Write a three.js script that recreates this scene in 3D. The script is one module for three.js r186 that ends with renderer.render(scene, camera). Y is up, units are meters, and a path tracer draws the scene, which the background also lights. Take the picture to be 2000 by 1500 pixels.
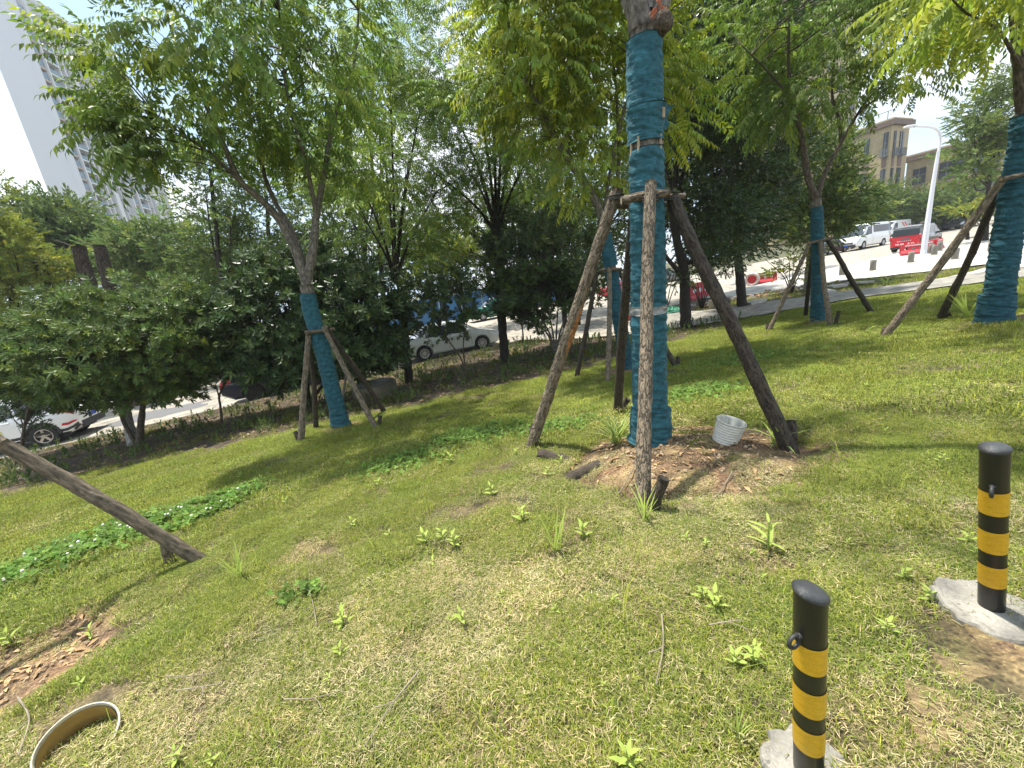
import * as THREE from 'three';
import { mergeGeometries, mergeVertices, toCreasedNormals } from 'three/addons/utils/BufferGeometryUtils.js';
import { RoundedBoxGeometry } from 'three/addons/geometries/RoundedBoxGeometry.js';
import { Brush, Evaluator, SUBTRACTION } from 'three-bvh-csg';
import { createNoise2D, createNoise3D, createNoise4D } from 'simplex-noise';

// ---------- camera, sky, sun, exposure ----------
const scene = new THREE.Scene();
const CAMY = 1.3;
const camera = new THREE.PerspectiveCamera(89.77, 4 / 3, 0.05, 900);
camera.position.set(0, CAMY, 0);
camera.up.set(0.13436, 0.96068, -0.24299);
camera.lookAt(0, CAMY - 0.24522, -0.96947);
scene.add(camera);
const renderer = new THREE.WebGLRenderer();
renderer.toneMapping = THREE.LinearToneMapping;
renderer.toneMappingExposure = 2.0;
renderer.shadowMap.enabled = true;
const SUN = new THREE.Vector3(-0.20, 0.95, -0.17).normalize();
const sun = new THREE.DirectionalLight(new THREE.Color(1.0, 0.95, 0.86), 5.0);
sun.position.copy(SUN).multiplyScalar(120);
sun.castShadow = true;
sun.shadow.radius = 2.5;
sun.shadow.mapSize.set(4096, 4096);
Object.assign(sun.shadow.camera, { left: -60, right: 60, top: 60, bottom: -60, near: 1, far: 300 });
scene.add(sun, sun.target);

function mulberry(a) { return () => { a |= 0; a = (a + 0x6d2b79f5) | 0; let t = Math.imul(a ^ (a >>> 15), 1 | a); t = (t + Math.imul(t ^ (t >>> 7), 61 | t)) ^ t; return ((t ^ (t >>> 14)) >>> 0) / 4294967296; }; }
const rnd = mulberry(7);
const rr = (a, b) => a + (b - a) * rnd();
const gauss = () => (rnd() + rnd() + rnd() - 1.5) * 1.15;
const noise2 = createNoise2D(mulberry(3)), noise3 = createNoise3D(mulberry(4)), noise4 = createNoise4D(mulberry(5));
const V = (x, y, z) => new THREE.Vector3(x, y, z);
const lerp = (a, b, t) => a + (b - a) * t, clamp = (x, a, b) => Math.min(b, Math.max(a, x));
const sstep = (a, b, x) => { const t = clamp((x - a) / (b - a), 0, 1); return t * t * (3 - 2 * t); };
function fbm3(x, y, z, o = 4) { let s = 0, a = 0.5; for (let i = 0; i < o; i++) { s += a * noise3(x, y, z); x *= 2.03; y *= 2.03; z *= 2.03; a *= 0.5; } return s; }
function fbm2(x, y, o = 4) { let s = 0, a = 0.5; for (let i = 0; i < o; i++) { s += a * noise2(x, y); x *= 2.03; y *= 2.03; a *= 0.5; } return s; }

{ // hazy summer sky: thin bright overcast with pale blue openings
  const w = 512, h = 256, d = new Float32Array(w * h * 4);
  for (let j = 0; j < h; j++) for (let i = 0; i < w; i++) {
    const az = (i / w) * 2 * Math.PI, el = (j / h - 0.5) * Math.PI;
    const x = Math.cos(el) * Math.cos(az), y = Math.sin(el), z = Math.cos(el) * Math.sin(az);
    const yy = Math.max(y, 0.03), k = 1 / (yy + 0.35);
    const c = fbm3(x * k * 1.1 + 4, 1.7, z * k * 1.1, 5);
    const cover = clamp(sstep(-0.25, 0.3, c + 0.06) * 0.8 + (1 - sstep(0.02, 0.5, yy)) * 0.12, 0, 1);
    const blue = [0.42, 0.60, 0.80], white = [0.92, 0.94, 0.97];
    const g = y < 0 ? 0.62 : 0.84;
    const o = (j * w + i) * 4;
    for (let q = 0; q < 3; q++) d[o + q] = lerp(blue[q], white[q], cover) * g;
    d[o + 3] = 1;
  }
  const t = new THREE.DataTexture(d, w, h, THREE.RGBAFormat, THREE.FloatType);
  t.mapping = THREE.EquirectangularReflectionMapping; t.magFilter = THREE.LinearFilter; t.minFilter = THREE.LinearFilter; t.wrapS = THREE.RepeatWrapping; t.needsUpdate = true;
  scene.background = t; scene.environment = t;
  scene.fog = new THREE.FogExp2(0xe9eef4, 0.0005);
}

// ---------- survey: the slope's frame (t runs along the street, n runs down to it) and sight lines taken from the camera station ----------
const TC = 0.927, TS = 0.375;
const toT = (x, z) => TC * x - TS * z, toN = (x, z) => -TS * x - TC * z;
const fromTN = (t, n) => [TC * t - TS * n, -(TS * t + TC * n)];
function gyTN(t, n) {
  const nn = n < -1.5 ? -1.5 + (n + 1.5) * 0.15 : n, tt = clamp(t, -60, 90);
  const a = -1.30 - 0.125 * nn + 0.015 * tt, b = -2.62 + 0.031 * tt;
  const s = (a + b + Math.sqrt((a - b) * (a - b) + 0.1225)) / 2;
  const near = 1 - sstep(14.6, 15.5, n);
  return CAMY + s + near * (0.035 * fbm2(t * 0.35, n * 0.35, 3) + 0.012 * noise2(t * 2.1, n * 2.1)) * sstep(0.2, 1.2, Math.hypot(t, n));
}
const gy = (x, z) => gyTN(toT(x, z), toN(x, z));
const roadY = (t) => CAMY - 2.74 + 0.031 * t;
function dirOf(px, py) {
  const u = (px - 1000) / 753, v = (py - 750) / 753;
  return V(0.99093 * u - 0.13436 * v, -(0.13026 * u + 0.96068 * v + 0.24522), -(-0.03295 * u - 0.24299 * v + 0.96947));
}
const at = (px, py, z) => dirOf(px, py).multiplyScalar(z).add(V(0, CAMY, 0));
function gnd(px, py) {
  const d = dirOf(px, py); let s = 0.3;
  for (let i = 0; i < 9000; i++) { s *= 1.001; if (CAMY + d.y * s < gy(d.x * s, d.z * s)) break; }
  const p = V(d.x * s, 0, d.z * s); p.y = gy(p.x, p.z); p.s = s; return p;
}
const depthOf = (p) => p.s;

// ---------- naming ----------
const taken = {};
function numbered(n) { const k = taken[n] = (taken[n] ?? -1) + 1; return k ? n + '_' + String(k).padStart(3, '0') : n; }
function tag(o, label, category, group, kind) { if (label) o.userData.label = label; if (category) o.userData.category = category; if (group) o.userData.group = group; if (kind) o.userData.kind = kind; return o; }
function thing(name, pos, label, category, group) { const g = new THREE.Group(); g.name = numbered(name); g.position.copy(pos); scene.add(g); return tag(g, label, category, group); }
function mesh(name, geo, m, parent) { const o = new THREE.Mesh(geo, m); o.castShadow = o.receiveShadow = true; if (parent) { o.name = name; parent.add(o); } else { o.name = numbered(name); scene.add(o); } return o; }
const shift = (g, p) => g.translate(-p.x, -p.y, -p.z);

// ---------- textures ----------
function tex(size, fn, repeat = 1, srgb = true) {
  const d = new Uint8Array(size * size * 4);
  for (let j = 0; j < size; j++) for (let i = 0; i < size; i++) { const c = fn(i / size, j / size); const o = (j * size + i) * 4; d[o] = clamp(c[0], 0, 1) * 255; d[o + 1] = clamp(c[1], 0, 1) * 255; d[o + 2] = clamp(c[2], 0, 1) * 255; d[o + 3] = 255; }
  const t = new THREE.DataTexture(d, size, size); t.wrapS = t.wrapT = THREE.RepeatWrapping; t.magFilter = THREE.LinearFilter; t.minFilter = THREE.LinearMipmapLinearFilter; t.generateMipmaps = true;
  t.repeat.set(repeat, repeat); if (srgb) t.colorSpace = THREE.SRGBColorSpace; t.needsUpdate = true; return t;
}
function tile(u, v, f, o = 4, sx = 1, sy = 1, off = 0) { // seamless noise
  let s = 0, a = 0.5, k = f / (2 * Math.PI);
  for (let i = 0; i < o; i++) { s += a * noise4(Math.cos(u * 2 * Math.PI) * k * sx + off, Math.sin(u * 2 * Math.PI) * k * sx, Math.cos(v * 2 * Math.PI) * k * sy + off, Math.sin(v * 2 * Math.PI) * k * sy); k *= 2; a *= 0.5; }
  return s;
}
const g3 = (v) => [v, v, v];
const T = {
  bark: tex(256, (u, v) => { const n = tile(u, v, 8, 4, 2.2, 0.7), f = tile(u, v, 30, 2, 2, 0.6, 9); const k = 0.72 + n * 0.5 + f * 0.25; return [k, k * 0.97, k * 0.93]; }),
  barkB: tex(256, (u, v) => { const n = tile(u, v, 8, 4, 2.2, 0.7), f = tile(u, v, 30, 2, 2, 0.6, 9); return g3(0.5 + n * 0.7 + f * 0.4); }, 1, false),
  flake: tex(512, (u, v) => { const n = Math.abs(tile(u, v, 7, 4, 2.4, 0.7)); const k = lerp(0.5, 0.84, sstep(0.01, 0.09, n)) + tile(u, v, 26, 3, 1.6, 0.8) * 0.4 + tile(u, v, 3, 2) * 0.15; return [k, k * 0.96, k * 0.9]; }),
  flakeB: tex(512, (u, v) => { const n = Math.abs(tile(u, v, 7, 4, 2.4, 0.7)); return g3(sstep(0.0, 0.16, n) * 0.75 + tile(u, v, 26, 3, 1.6, 0.8) * 0.3); }, 1, false),
  cloth: tex(256, (u, v) => { const w = 0.5 + 0.5 * Math.sin(u * 2 * Math.PI * 40) * Math.sin(v * 2 * Math.PI * 40); const n = tile(u, v, 3, 4), s = tile(u, v, 12, 3, 1, 1, 5); const k = 0.74 + 0.10 * w + n * 0.34 + s * 0.22; return [k + 0.05 * n, k, k]; }),
  clothB: tex(256, (u, v) => g3(0.4 + 0.15 * Math.sin(u * 2 * Math.PI * 40) * Math.sin(v * 2 * Math.PI * 40) + 0.6 * tile(u, v, 14, 3, 0.35, 1.6)), 1, false),
  soil: tex(512, (u, v) => { const n = tile(u, v, 6, 4), f = tile(u, v, 60, 3, 1, 1, 3), l = tile(u, v, 90, 1, 1, 1, 8); const k = 0.68 + n * 0.35 + f * 0.55 + (l > 0.32 ? 0.25 : 0); return [k, k * (0.97 + 0.05 * n), k * 0.9]; }),
  soilB: tex(512, (u, v) => g3(0.5 + tile(u, v, 60, 3, 1, 1, 3) * 0.8), 1, false),
  conc: tex(512, (u, v) => { const n = tile(u, v, 4, 5), f = tile(u, v, 70, 2, 1, 1, 3), c = Math.abs(tile(u, v, 5, 4, 1, 1, 6)); const k = 0.82 + n * 0.3 + f * 0.16 - (c < 0.006 ? 0.18 : 0); return [k, k * 0.985, k * 0.96]; }),
  concB: tex(256, (u, v) => g3(0.5 + tile(u, v, 50, 3) * 0.7), 1, false),
  grain: tex(256, (u, v) => { const k = 0.88 + tile(u, v, 50, 2) * 0.2 + tile(u, v, 3, 3) * 0.16; return g3(k); }),
};
const C = (r, g, b) => new THREE.Color().setRGB(r, g, b);
const std = (c, rough = 0.8, o = {}) => new THREE.MeshStandardMaterial({ color: C(...c), roughness: rough, ...o });
const phys = (c, rough, o = {}) => new THREE.MeshPhysicalMaterial({ color: C(...c), roughness: rough, ...o });
const leafMat = (c, through = 0.42, gloss = 0.25, gr = 0.4) => phys(c, 1, { transmission: through, thickness: 0, clearcoat: gloss, clearcoatRoughness: gr, side: THREE.DoubleSide, specularIntensity: 0.4 });
const M = {
  bark: std([0.20, 0.165, 0.13], 0.9, { map: T.bark, bumpMap: T.barkB, bumpScale: 0.012 }),
  barkDark: std([0.062, 0.052, 0.043], 0.9, { map: T.bark, bumpMap: T.barkB, bumpScale: 0.012 }),
  barkGrey: std([0.30, 0.28, 0.25], 0.9, { map: T.bark, bumpMap: T.barkB, bumpScale: 0.01 }),
  pollard: std([0.115, 0.095, 0.075], 0.95, { map: T.flake, bumpMap: T.flakeB, bumpScale: 0.05 }),
  lime: std([0.62, 0.62, 0.6], 0.9, { map: T.bark, bumpMap: T.barkB, bumpScale: 0.006 }),
  pole: std([0.30, 0.255, 0.20], 0.9, { map: T.flake, bumpMap: T.flakeB, bumpScale: 0.014 }),
  poleDark: std([0.085, 0.07, 0.055], 0.85, { map: T.flake, bumpMap: T.flakeB, bumpScale: 0.008 }),
  poleSmooth: std([0.27, 0.23, 0.18], 0.9, { map: T.bark, bumpMap: T.barkB, bumpScale: 0.006 }),
  cutWood: std([0.42, 0.33, 0.22], 0.85, { map: T.grain }),
  rawWood: std([0.50, 0.23, 0.07], 0.8, { map: T.bark }),
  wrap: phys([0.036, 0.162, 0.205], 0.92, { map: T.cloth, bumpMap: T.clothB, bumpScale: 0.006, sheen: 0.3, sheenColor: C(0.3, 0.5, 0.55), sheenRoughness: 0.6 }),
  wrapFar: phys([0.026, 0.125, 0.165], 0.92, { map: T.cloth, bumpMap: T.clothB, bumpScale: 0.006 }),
  paleTwig: std([0.46, 0.41, 0.34], 0.85, { map: T.bark }),
  tape: std([0.42, 0.42, 0.40], 0.8, { map: T.cloth }),
  rope: std([0.05, 0.045, 0.04], 0.9),
  frondA: leafMat([0.26, 0.34, 0.040], 0.5, 0.3, 0.35),
  frondB: leafMat([0.155, 0.235, 0.036], 0.47, 0.3, 0.35),
  leafDark: leafMat([0.060, 0.100, 0.026], 0.28, 0.75, 0.3),
  leafMid: leafMat([0.100, 0.155, 0.032], 0.35, 0.4, 0.35),
  leafPale: leafMat([0.135, 0.200, 0.048], 0.38, 0.3, 0.4),
  leafYellow: leafMat([0.21, 0.26, 0.035], 0.42, 0.3, 0.4),
  grass: leafMat([0.25, 0.30, 0.075], 0.34, 0.0),
  weed: leafMat([0.36, 0.45, 0.09], 0.4, 0.15),
  soil: std([1, 1, 1], 0.95, { vertexColors: true, map: T.soil, bumpMap: T.soilB, bumpScale: 0.015 }),
  conc: std([0.44, 0.41, 0.36], 0.88, { map: T.conc, bumpMap: T.concB, bumpScale: 0.003 }),
  concGrey: std([0.33, 0.32, 0.29], 0.9, { map: T.conc, bumpMap: T.concB, bumpScale: 0.004 }),
  concWhite: std([0.58, 0.57, 0.54], 0.85, { map: T.conc, bumpMap: T.concB, bumpScale: 0.003 }),
  asphalt: std([0.16, 0.16, 0.165], 0.9, { map: T.grain, bumpMap: T.concB, bumpScale: 0.004 }),
  glass: phys([0.035, 0.045, 0.055], 0.06, { specularIntensity: 1 }),
  tyre: std([0.018, 0.018, 0.018], 0.85),
  rim: std([0.55, 0.55, 0.56], 0.3, { metalness: 0.85 }),
  rimDark: std([0.03, 0.03, 0.032], 0.5, { metalness: 0.3 }),
  blackPlastic: std([0.025, 0.025, 0.026], 0.6),
  redLamp: phys([0.45, 0.012, 0.02], 0.15, { clearcoat: 1, clearcoatRoughness: 0.05 }),
  clearLamp: phys([0.55, 0.57, 0.6], 0.12, { clearcoat: 1, clearcoatRoughness: 0.05 }),
  plateBlue: std([0.03, 0.09, 0.42], 0.5), chrome: std([0.6, 0.6, 0.6], 0.2, { metalness: 1 }),
  red: phys([0.62, 0.03, 0.045], 0.5, { map: T.grain }),
  white: std([0.72, 0.72, 0.71], 0.6),
};
const paint = (c) => phys(c, 0.35, { clearcoat: 1, clearcoatRoughness: 0.06 });
// ---------- ground, street, paths ----------
const pw = (pts, x) => { if (x <= pts[0][0]) return pts[0][1]; for (let i = 1; i < pts.length; i++) if (x <= pts[i][0]) return lerp(pts[i - 1][1], pts[i][1], (x - pts[i - 1][0]) / (pts[i][0] - pts[i - 1][0])); return pts[pts.length - 1][1]; };
const LAWN = [[-30, 11], [-10, 10.2], [-6.5, 9.9], [-3, 9.35], [0, 8.5], [3, 7.75], [5, 7.5], [7.6, 7.9], [9.4, 7.8], [11, 8.2], [12.7, 8.3], [14.4, 7.6], [15.3, 6.6], [15.8, 4.5], [16.1, 1], [16.3, -8]];
const PATH_LO = [[9.1, 10.6], [10.6, 9.7], [12.7, 8.4], [14.4, 7.7], [15.35, 6.7], [15.85, 5], [16.1, 3], [16.3, 0], [16.4, -8]];
const PATH_UP = [[12.9, 13.8], [14.2, 11.9], [16.1, 10.6], [17.5, 9.3], [18.4, 7.9], [19.1, 6.5], [19.5, 4.2], [19.7, 0.5], [19.8, -8]];
const lawnEdge = (t) => pw(LAWN, t);
// bare places on the lawn: [x, z, radius x, radius z]
const treeA = gnd(1270, 872), treeB = gnd(668, 836), treeC = gnd(1227, 724), treeD = gnd(1597, 630), treeE = gnd(1940, 632);
const BARE = [[treeA.x + 0.18, treeA.z + 0.22, 1.08, 0.92], [treeB.x, treeB.z, 0.55, 0.5], [treeC.x, treeC.z, 0.6, 0.5], [treeD.x, treeD.z, 0.55, 0.5], [treeE.x + 0.3, treeE.z, 1.0, 0.55]];
const pit = gnd(70, 1300); BARE.push([pit.x - 0.15, pit.z, 0.55, 0.62]);
const stoneSpot = gnd(1960, 1370); BARE.push([stoneSpot.x + 0.25, stoneSpot.z + 0.1, 0.2, 0.3]);
function bareAt(x, z) { let b = 0; for (const [cx, cz, a, c] of BARE) { const d = Math.hypot((x - cx) / a, (z - cz) / c) + 0.22 * noise2(x * 3.1, z * 3.1) + 0.1 * noise2(x * 9, z * 9); b = Math.max(b, 1 - sstep(0.72, 1.08, d)); } return b; }
function inPoly(poly, t, n) { let c = false; for (let i = 0, j = poly.length - 1; i < poly.length; j = i++) { const [a, b] = poly[i], [d, e] = poly[j]; if ((b > n) !== (e > n) && t < ((d - a) * (n - b)) / (e - b) + a) c = !c; } return c; }
const PATH_POLY = [...PATH_LO, ...[...PATH_UP].reverse()];
const ADDED_RELIEF = (x, z) => { let h = 0; for (const [i, a, c, amp] of [[0, 0.62, 0.55, 0.07], [1, 0.4, 0.35, 0.06], [2, 0.5, 0.4, 0.05], [3, 0.4, 0.35, 0.04], [4, 0.8, 0.4, 0.04]]) { const d = Math.hypot((x - BARE[i][0]) / a, (z - BARE[i][1]) / c); h += amp * (1 - sstep(0, 1.3, d)); if (i === 0) h -= 0.05 * Math.exp(-((d - 1.45) ** 2) / 0.03); } { const d = Math.hypot((x - BARE[5][0]) / 0.5, (z - BARE[5][1]) / 0.55); h -= 0.09 * (1 - sstep(0.5, 1.15, d)); } return h; };
const gH = (x, z) => gy(x, z) + ADDED_RELIEF(x, z) + 0.03 * bareAt(x, z) * fbm2(x * 6, z * 6, 3);
function terrain() {
  const ts = [], ns = [];
  for (let t = -70; t < -14; t += 2) ts.push(t); for (let t = -14; t < -5; t += 0.25) ts.push(t); for (let t = -5; t < 6; t += 0.06) ts.push(t); for (let t = 6; t < 22; t += 0.2) ts.push(t); for (let t = 22; t <= 110; t += 2) ts.push(t);
  for (let n = -60; n < -5; n += 3) ns.push(n); for (let n = -5; n < -0.4; n += 0.3) ns.push(n); for (let n = -0.4; n < 5; n += 0.06) ns.push(n); for (let n = 5; n <= 15.5; n += 0.21) ns.push(n); ns.push(15.6);
  const P = [], K = [], U = [], I = [];
  for (const n of ns) for (const t of ts) {
    const [x, z] = fromTN(t, n); P.push(x, gH(x, z), z); U.push(x * 0.8, z * 0.8);
    const e = lawnEdge(t) + 0.25 * noise2(t * 1.3, 2.2), lawn = 1 - sstep(-0.15, 0.2, n - e), b = bareAt(x, z);
    const f = 0.5 + 0.5 * fbm2(x * 0.9, z * 0.9, 3), dry = sstep(0.35, 0.75, 0.5 + fbm2(x * 1.7 + 9, z * 1.7, 4));
    const gap = sstep(0.1, 0.4, -fbm2(x * 4.5, z * 4.5, 3)); let c = [lerp(0.16, 0.27, dry), lerp(0.14, 0.22, dry), lerp(0.065, 0.12, dry)].map((q, i) => lerp(q, [0.11, 0.085, 0.06][i], gap));
    const strip = [0.115 + 0.04 * f, 0.085 + 0.035 * f, 0.055 + 0.02 * f], rim = [0.17, 0.125, 0.08];
    const red = sstep(0.0, 0.3, fbm2(x * 2.2 + 31, z * 2.2, 3)); const bare = [lerp(0.40, 0.33, red), lerp(0.29, 0.20, red), lerp(0.165, 0.125, red)];
    const r = Math.exp(-(((n - e) / 0.3) ** 2));
    for (let q = 0; q < 3; q++) { let v = lerp(strip[q], c[q], lawn); v = lerp(v, rim[q], r * 0.8); K.push(lerp(v, bare[q], b)); }
  }
  const W = ts.length;
  for (let j = 0; j < ns.length - 1; j++) for (let i = 0; i < W - 1; i++) { const a = j * W + i; I.push(a, a + 1, a + W, a + 1, a + W + 1, a + W); }
  const g = new THREE.BufferGeometry(); g.setAttribute('position', new THREE.Float32BufferAttribute(P, 3)); g.setAttribute('color', new THREE.Float32BufferAttribute(K, 3)); g.setAttribute('uv', new THREE.Float32BufferAttribute(U, 2)); g.setIndex(I); g.computeVertexNormals();
  return g;
}
tag(mesh('ground', terrain(), M.soil), 'grassy bank sloping down from the camera to the street', 'ground', null, 'structure');

function sheetBetween(lo, up, lift, nu, nv, f = 0.5) { // a draped sheet between two polylines given in (t, n)
  const along = (pl, k) => { let L = 0; const d = [0]; for (let i = 1; i < pl.length; i++) d.push(L += Math.hypot(pl[i][0] - pl[i - 1][0], pl[i][1] - pl[i - 1][1])); const s = k * L; for (let i = 1; i < pl.length; i++) if (s <= d[i] + 1e-9) { const q = (s - d[i - 1]) / (d[i] - d[i - 1]); return [lerp(pl[i - 1][0], pl[i][0], q), lerp(pl[i - 1][1], pl[i][1], q)]; } return pl[pl.length - 1]; };
  const P = [], U = [], I = [];
  for (let j = 0; j <= nv; j++) for (let i = 0; i <= nu; i++) { const a = along(lo, i / nu), b = along(up, i / nu), t = lerp(a[0], b[0], j / nv), n = lerp(a[1], b[1], j / nv), [x, z] = fromTN(t, n); P.push(x, gH(x, z) + lift, z); U.push(x * f, z * f); }
  for (let j = 0; j < nv; j++) for (let i = 0; i < nu; i++) { const a = j * (nu + 1) + i; I.push(a, a + 1, a + nu + 1, a + 1, a + nu + 2, a + nu + 1); }
  const g = new THREE.BufferGeometry(); g.setAttribute('position', new THREE.Float32BufferAttribute(P, 3)); g.setAttribute('uv', new THREE.Float32BufferAttribute(U, 2)); g.setIndex(I); g.computeVertexNormals();
  const nrm = g.attributes.normal; if (nrm.getY(0) < 0) { const ix = g.index.array; for (let k = 0; k < ix.length; k += 3) { const s = ix[k]; ix[k] = ix[k + 1]; ix[k + 1] = s; } g.computeVertexNormals(); }
  return g;
}
tag(mesh('footpath', sheetBetween(PATH_LO, PATH_UP, 0.05, 60, 14), M.concGrey), 'curving grey concrete footpath at the edge of the lawn', 'footpath', null, 'structure');
tag(mesh('driveway_apron', sheetBetween([[6.6, 15.6], [7.6, 13], [9.1, 10.62]], [[15.6, 15.6], [14.2, 14.6], [12.9, 13.78]], 0.058, 20, 20), M.conc), 'pale concrete apron joining the footpath to the street', 'apron', null, 'structure');
// plaza of pale slabs on the right
const PLAZA_LO = [[17.8, 13.2], [20, 12.2], [22, 10.8], [23.2, 8.6], [23.4, 6.2], [22.4, 3.5], [22, 0], [22, -8]];
tag(mesh('plaza', sheetBetween(PLAZA_LO, [[17.8, 15.55], [26, 15.55], [34, 15.55], [42, 15.5], [56, 12], [58, 8], [60, 0], [60, -8]], 0.062, 40, 24, 0.35), M.concWhite), 'pale paved plaza beside the street', 'plaza', null, 'structure');
tag(mesh('plaza_link', sheetBetween([[19.1, 6.5], [19.5, 4.2], [19.7, 0.5], [19.8, -8]], [[23.4, 6.2], [22.4, 3.5], [22, 0], [22, -8]], 0.056, 16, 6, 0.35), M.concWhite), 'pale paving between footpath and plaza', 'paving', null, 'structure');

// the street: concrete slabs with open joints on a dark bed
const ROADROT = Math.atan2(TS, TC), ROADTILT = Math.atan(0.031);
const street = new THREE.Group(); street.name = 'street'; tag(street, 'wide sunlit street of pale concrete slabs', 'street', null, 'structure'); scene.add(street);
const roadPt = (t, n, dy = 0) => { const [x, z] = fromTN(t, n); return V(x, roadY(t) + dy, z); };
function quadSheet(t0, t1, n0, n1, dy, f = 0.3) { const g = new THREE.BufferGeometry(), P = [], U = []; for (const [t, n] of [[t0, n0], [t1, n0], [t1, n1], [t0, n1]]) { const p = roadPt(t, n, dy); P.push(p.x, p.y, p.z); U.push(t * f, n * f); } g.setAttribute('position', new THREE.Float32BufferAttribute(P, 3)); g.setAttribute('uv', new THREE.Float32BufferAttribute(U, 2)); g.setIndex([0, 1, 2, 0, 2, 3]); g.computeVertexNormals(); return g; }
mesh('road_bed', quadSheet(-130, 220, 15.5, 60, -0.03), std([0.12, 0.11, 0.10], 0.95), street);
{
  const base = new RoundedBoxGeometry(4.985, 0.16, 4.485, 1, 0.012);
  const uv = base.attributes.uv, ps = base.attributes.position;
  const mats = [0, 1, 2].map((i) => { const m = M.conc.clone(); m.color = C(0.44 + 0.03 * (i - 1), 0.41 + 0.026 * (i - 1), 0.355 + 0.02 * (i - 1)); const s = [[0.1, 0.3], [0.45, 0.8], [0.7, 0.15]][i]; m.map = T.conc.clone(); m.map.offset.set(...s); m.map.needsUpdate = true; return m; });
  for (let i = 0; i < ps.count; i++) uv.setXY(i, ps.getX(i) * 0.3, ps.getZ(i) * 0.3);
  for (let j = 0; j < 4; j++) for (let i = -9; i < 15; i++) {
    const o = mesh('slab', base, mats[Math.floor(rnd() * 3)], street); const t = i * 5 + 2.5 + (j % 2) * 0.6, n = 15.62 + 2.25 + j * 4.5;
    o.position.copy(roadPt(t, n, -0.08 + rr(-0.003, 0.003))); o.rotation.set(0, ROADROT, 0); o.rotateZ(ROADTILT);
  }
  const g = mergeGeometries([quadSheet(-130, -44.7, 15.6, 33.6, 0), quadSheet(75.2, 220, 15.6, 33.6, 0)]); mesh('far_paving', g, M.conc, street);
  const patchShape = (tc, nc, rt, rn, seed) => { const P = [roadPt(tc, nc, 0.006).toArray()], U = [[0, 0]], I = []; const N = 40; for (let k = 0; k < N; k++) { const a = (k / N) * 2 * Math.PI, r = 1 + 0.3 * noise2(Math.cos(a) * 1.5 + seed, Math.sin(a) * 1.5) + 0.1 * noise2(Math.cos(a) * 5 + seed, Math.sin(a) * 5); const t = tc + Math.cos(a) * rt * r, n = nc + Math.sin(a) * rn * r; P.push(roadPt(t, n, 0.006).toArray()); U.push([t, n]); I.push(0, 1 + k, 1 + ((k + 1) % N)); } const gg = new THREE.BufferGeometry(); gg.setAttribute('position', new THREE.Float32BufferAttribute(P.flat(), 3)); gg.setAttribute('uv', new THREE.Float32BufferAttribute(U.flat(), 2)); gg.setIndex(I); gg.computeVertexNormals(); return gg; };
  for (const [a, b, c, d, s] of [[-7.3, 18.6, 1.7, 1.0, 2], [-4.6, 19.8, 0.8, 0.6, 5], [31, 17.6, 3.6, 0.8, 8], [27, 19.2, 2.2, 0.6, 11], [4, 20, 2.4, 0.5, 14]]) mesh('asphalt_patch', patchShape(a, b, c, d, s), M.asphalt, street);
}
{ // kerb stones on both sides of the apron
  const kerb = new THREE.Group(); kerb.name = 'kerb'; tag(kerb, 'low concrete kerb along the planted strip', 'kerb', null, 'structure'); scene.add(kerb);
  const g = new RoundedBoxGeometry(0.985, 0.26, 0.14, 1, 0.02);
  for (let t = -22; t < 34; t++) { if (t > 6.2 && t < 15.4) continue; const o = mesh('kerb_stone', g, rnd() < 0.5 ? M.concGrey : M.conc, kerb); o.position.copy(roadPt(t + 0.5, 15.53, 0.02 + rr(-0.008, 0.008))); o.rotation.set(0, ROADROT + rr(-0.01, 0.01), 0); o.rotateZ(ROADTILT); }
}
{ // land beyond the street, out to the horizon
  const P = [], U = [], I = []; const ts = [-500, -200, -120, -60, -30, 0, 30, 60, 100, 160, 300, 600], ns = [33.6, 40, 60, 90, 140, 240, 520];
  for (const n of ns) for (const t of ts) { const [x, z] = fromTN(t, n); P.push(x, roadY(clamp(t, -60, 110)) + 0.0 + sstep(60, 300, n) * 0.4, z); U.push(x * 0.3, z * 0.3); }
  for (let j = 0; j < ns.length - 1; j++) for (let i = 0; i < ts.length - 1; i++) { const a = j * ts.length + i; I.push(a, a + 1, a + ts.length, a + 1, a + ts.length + 1, a + ts.length); }
  const g = new THREE.BufferGeometry(); g.setAttribute('position', new THREE.Float32BufferAttribute(P, 3)); g.setAttribute('uv', new THREE.Float32BufferAttribute(U, 2)); g.setIndex(I); g.computeVertexNormals();
  tag(mesh('far_ground', g, std([0.16, 0.17, 0.09], 0.95, { map: T.soil })), 'level land on the far side of the street', 'ground', null, 'structure');
}
// ---------- building blocks for wood and foliage ----------
function curveOf(pts) { return pts.length > 1 ? new THREE.CatmullRomCurve3(pts, false, 'centripetal') : null; }
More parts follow.
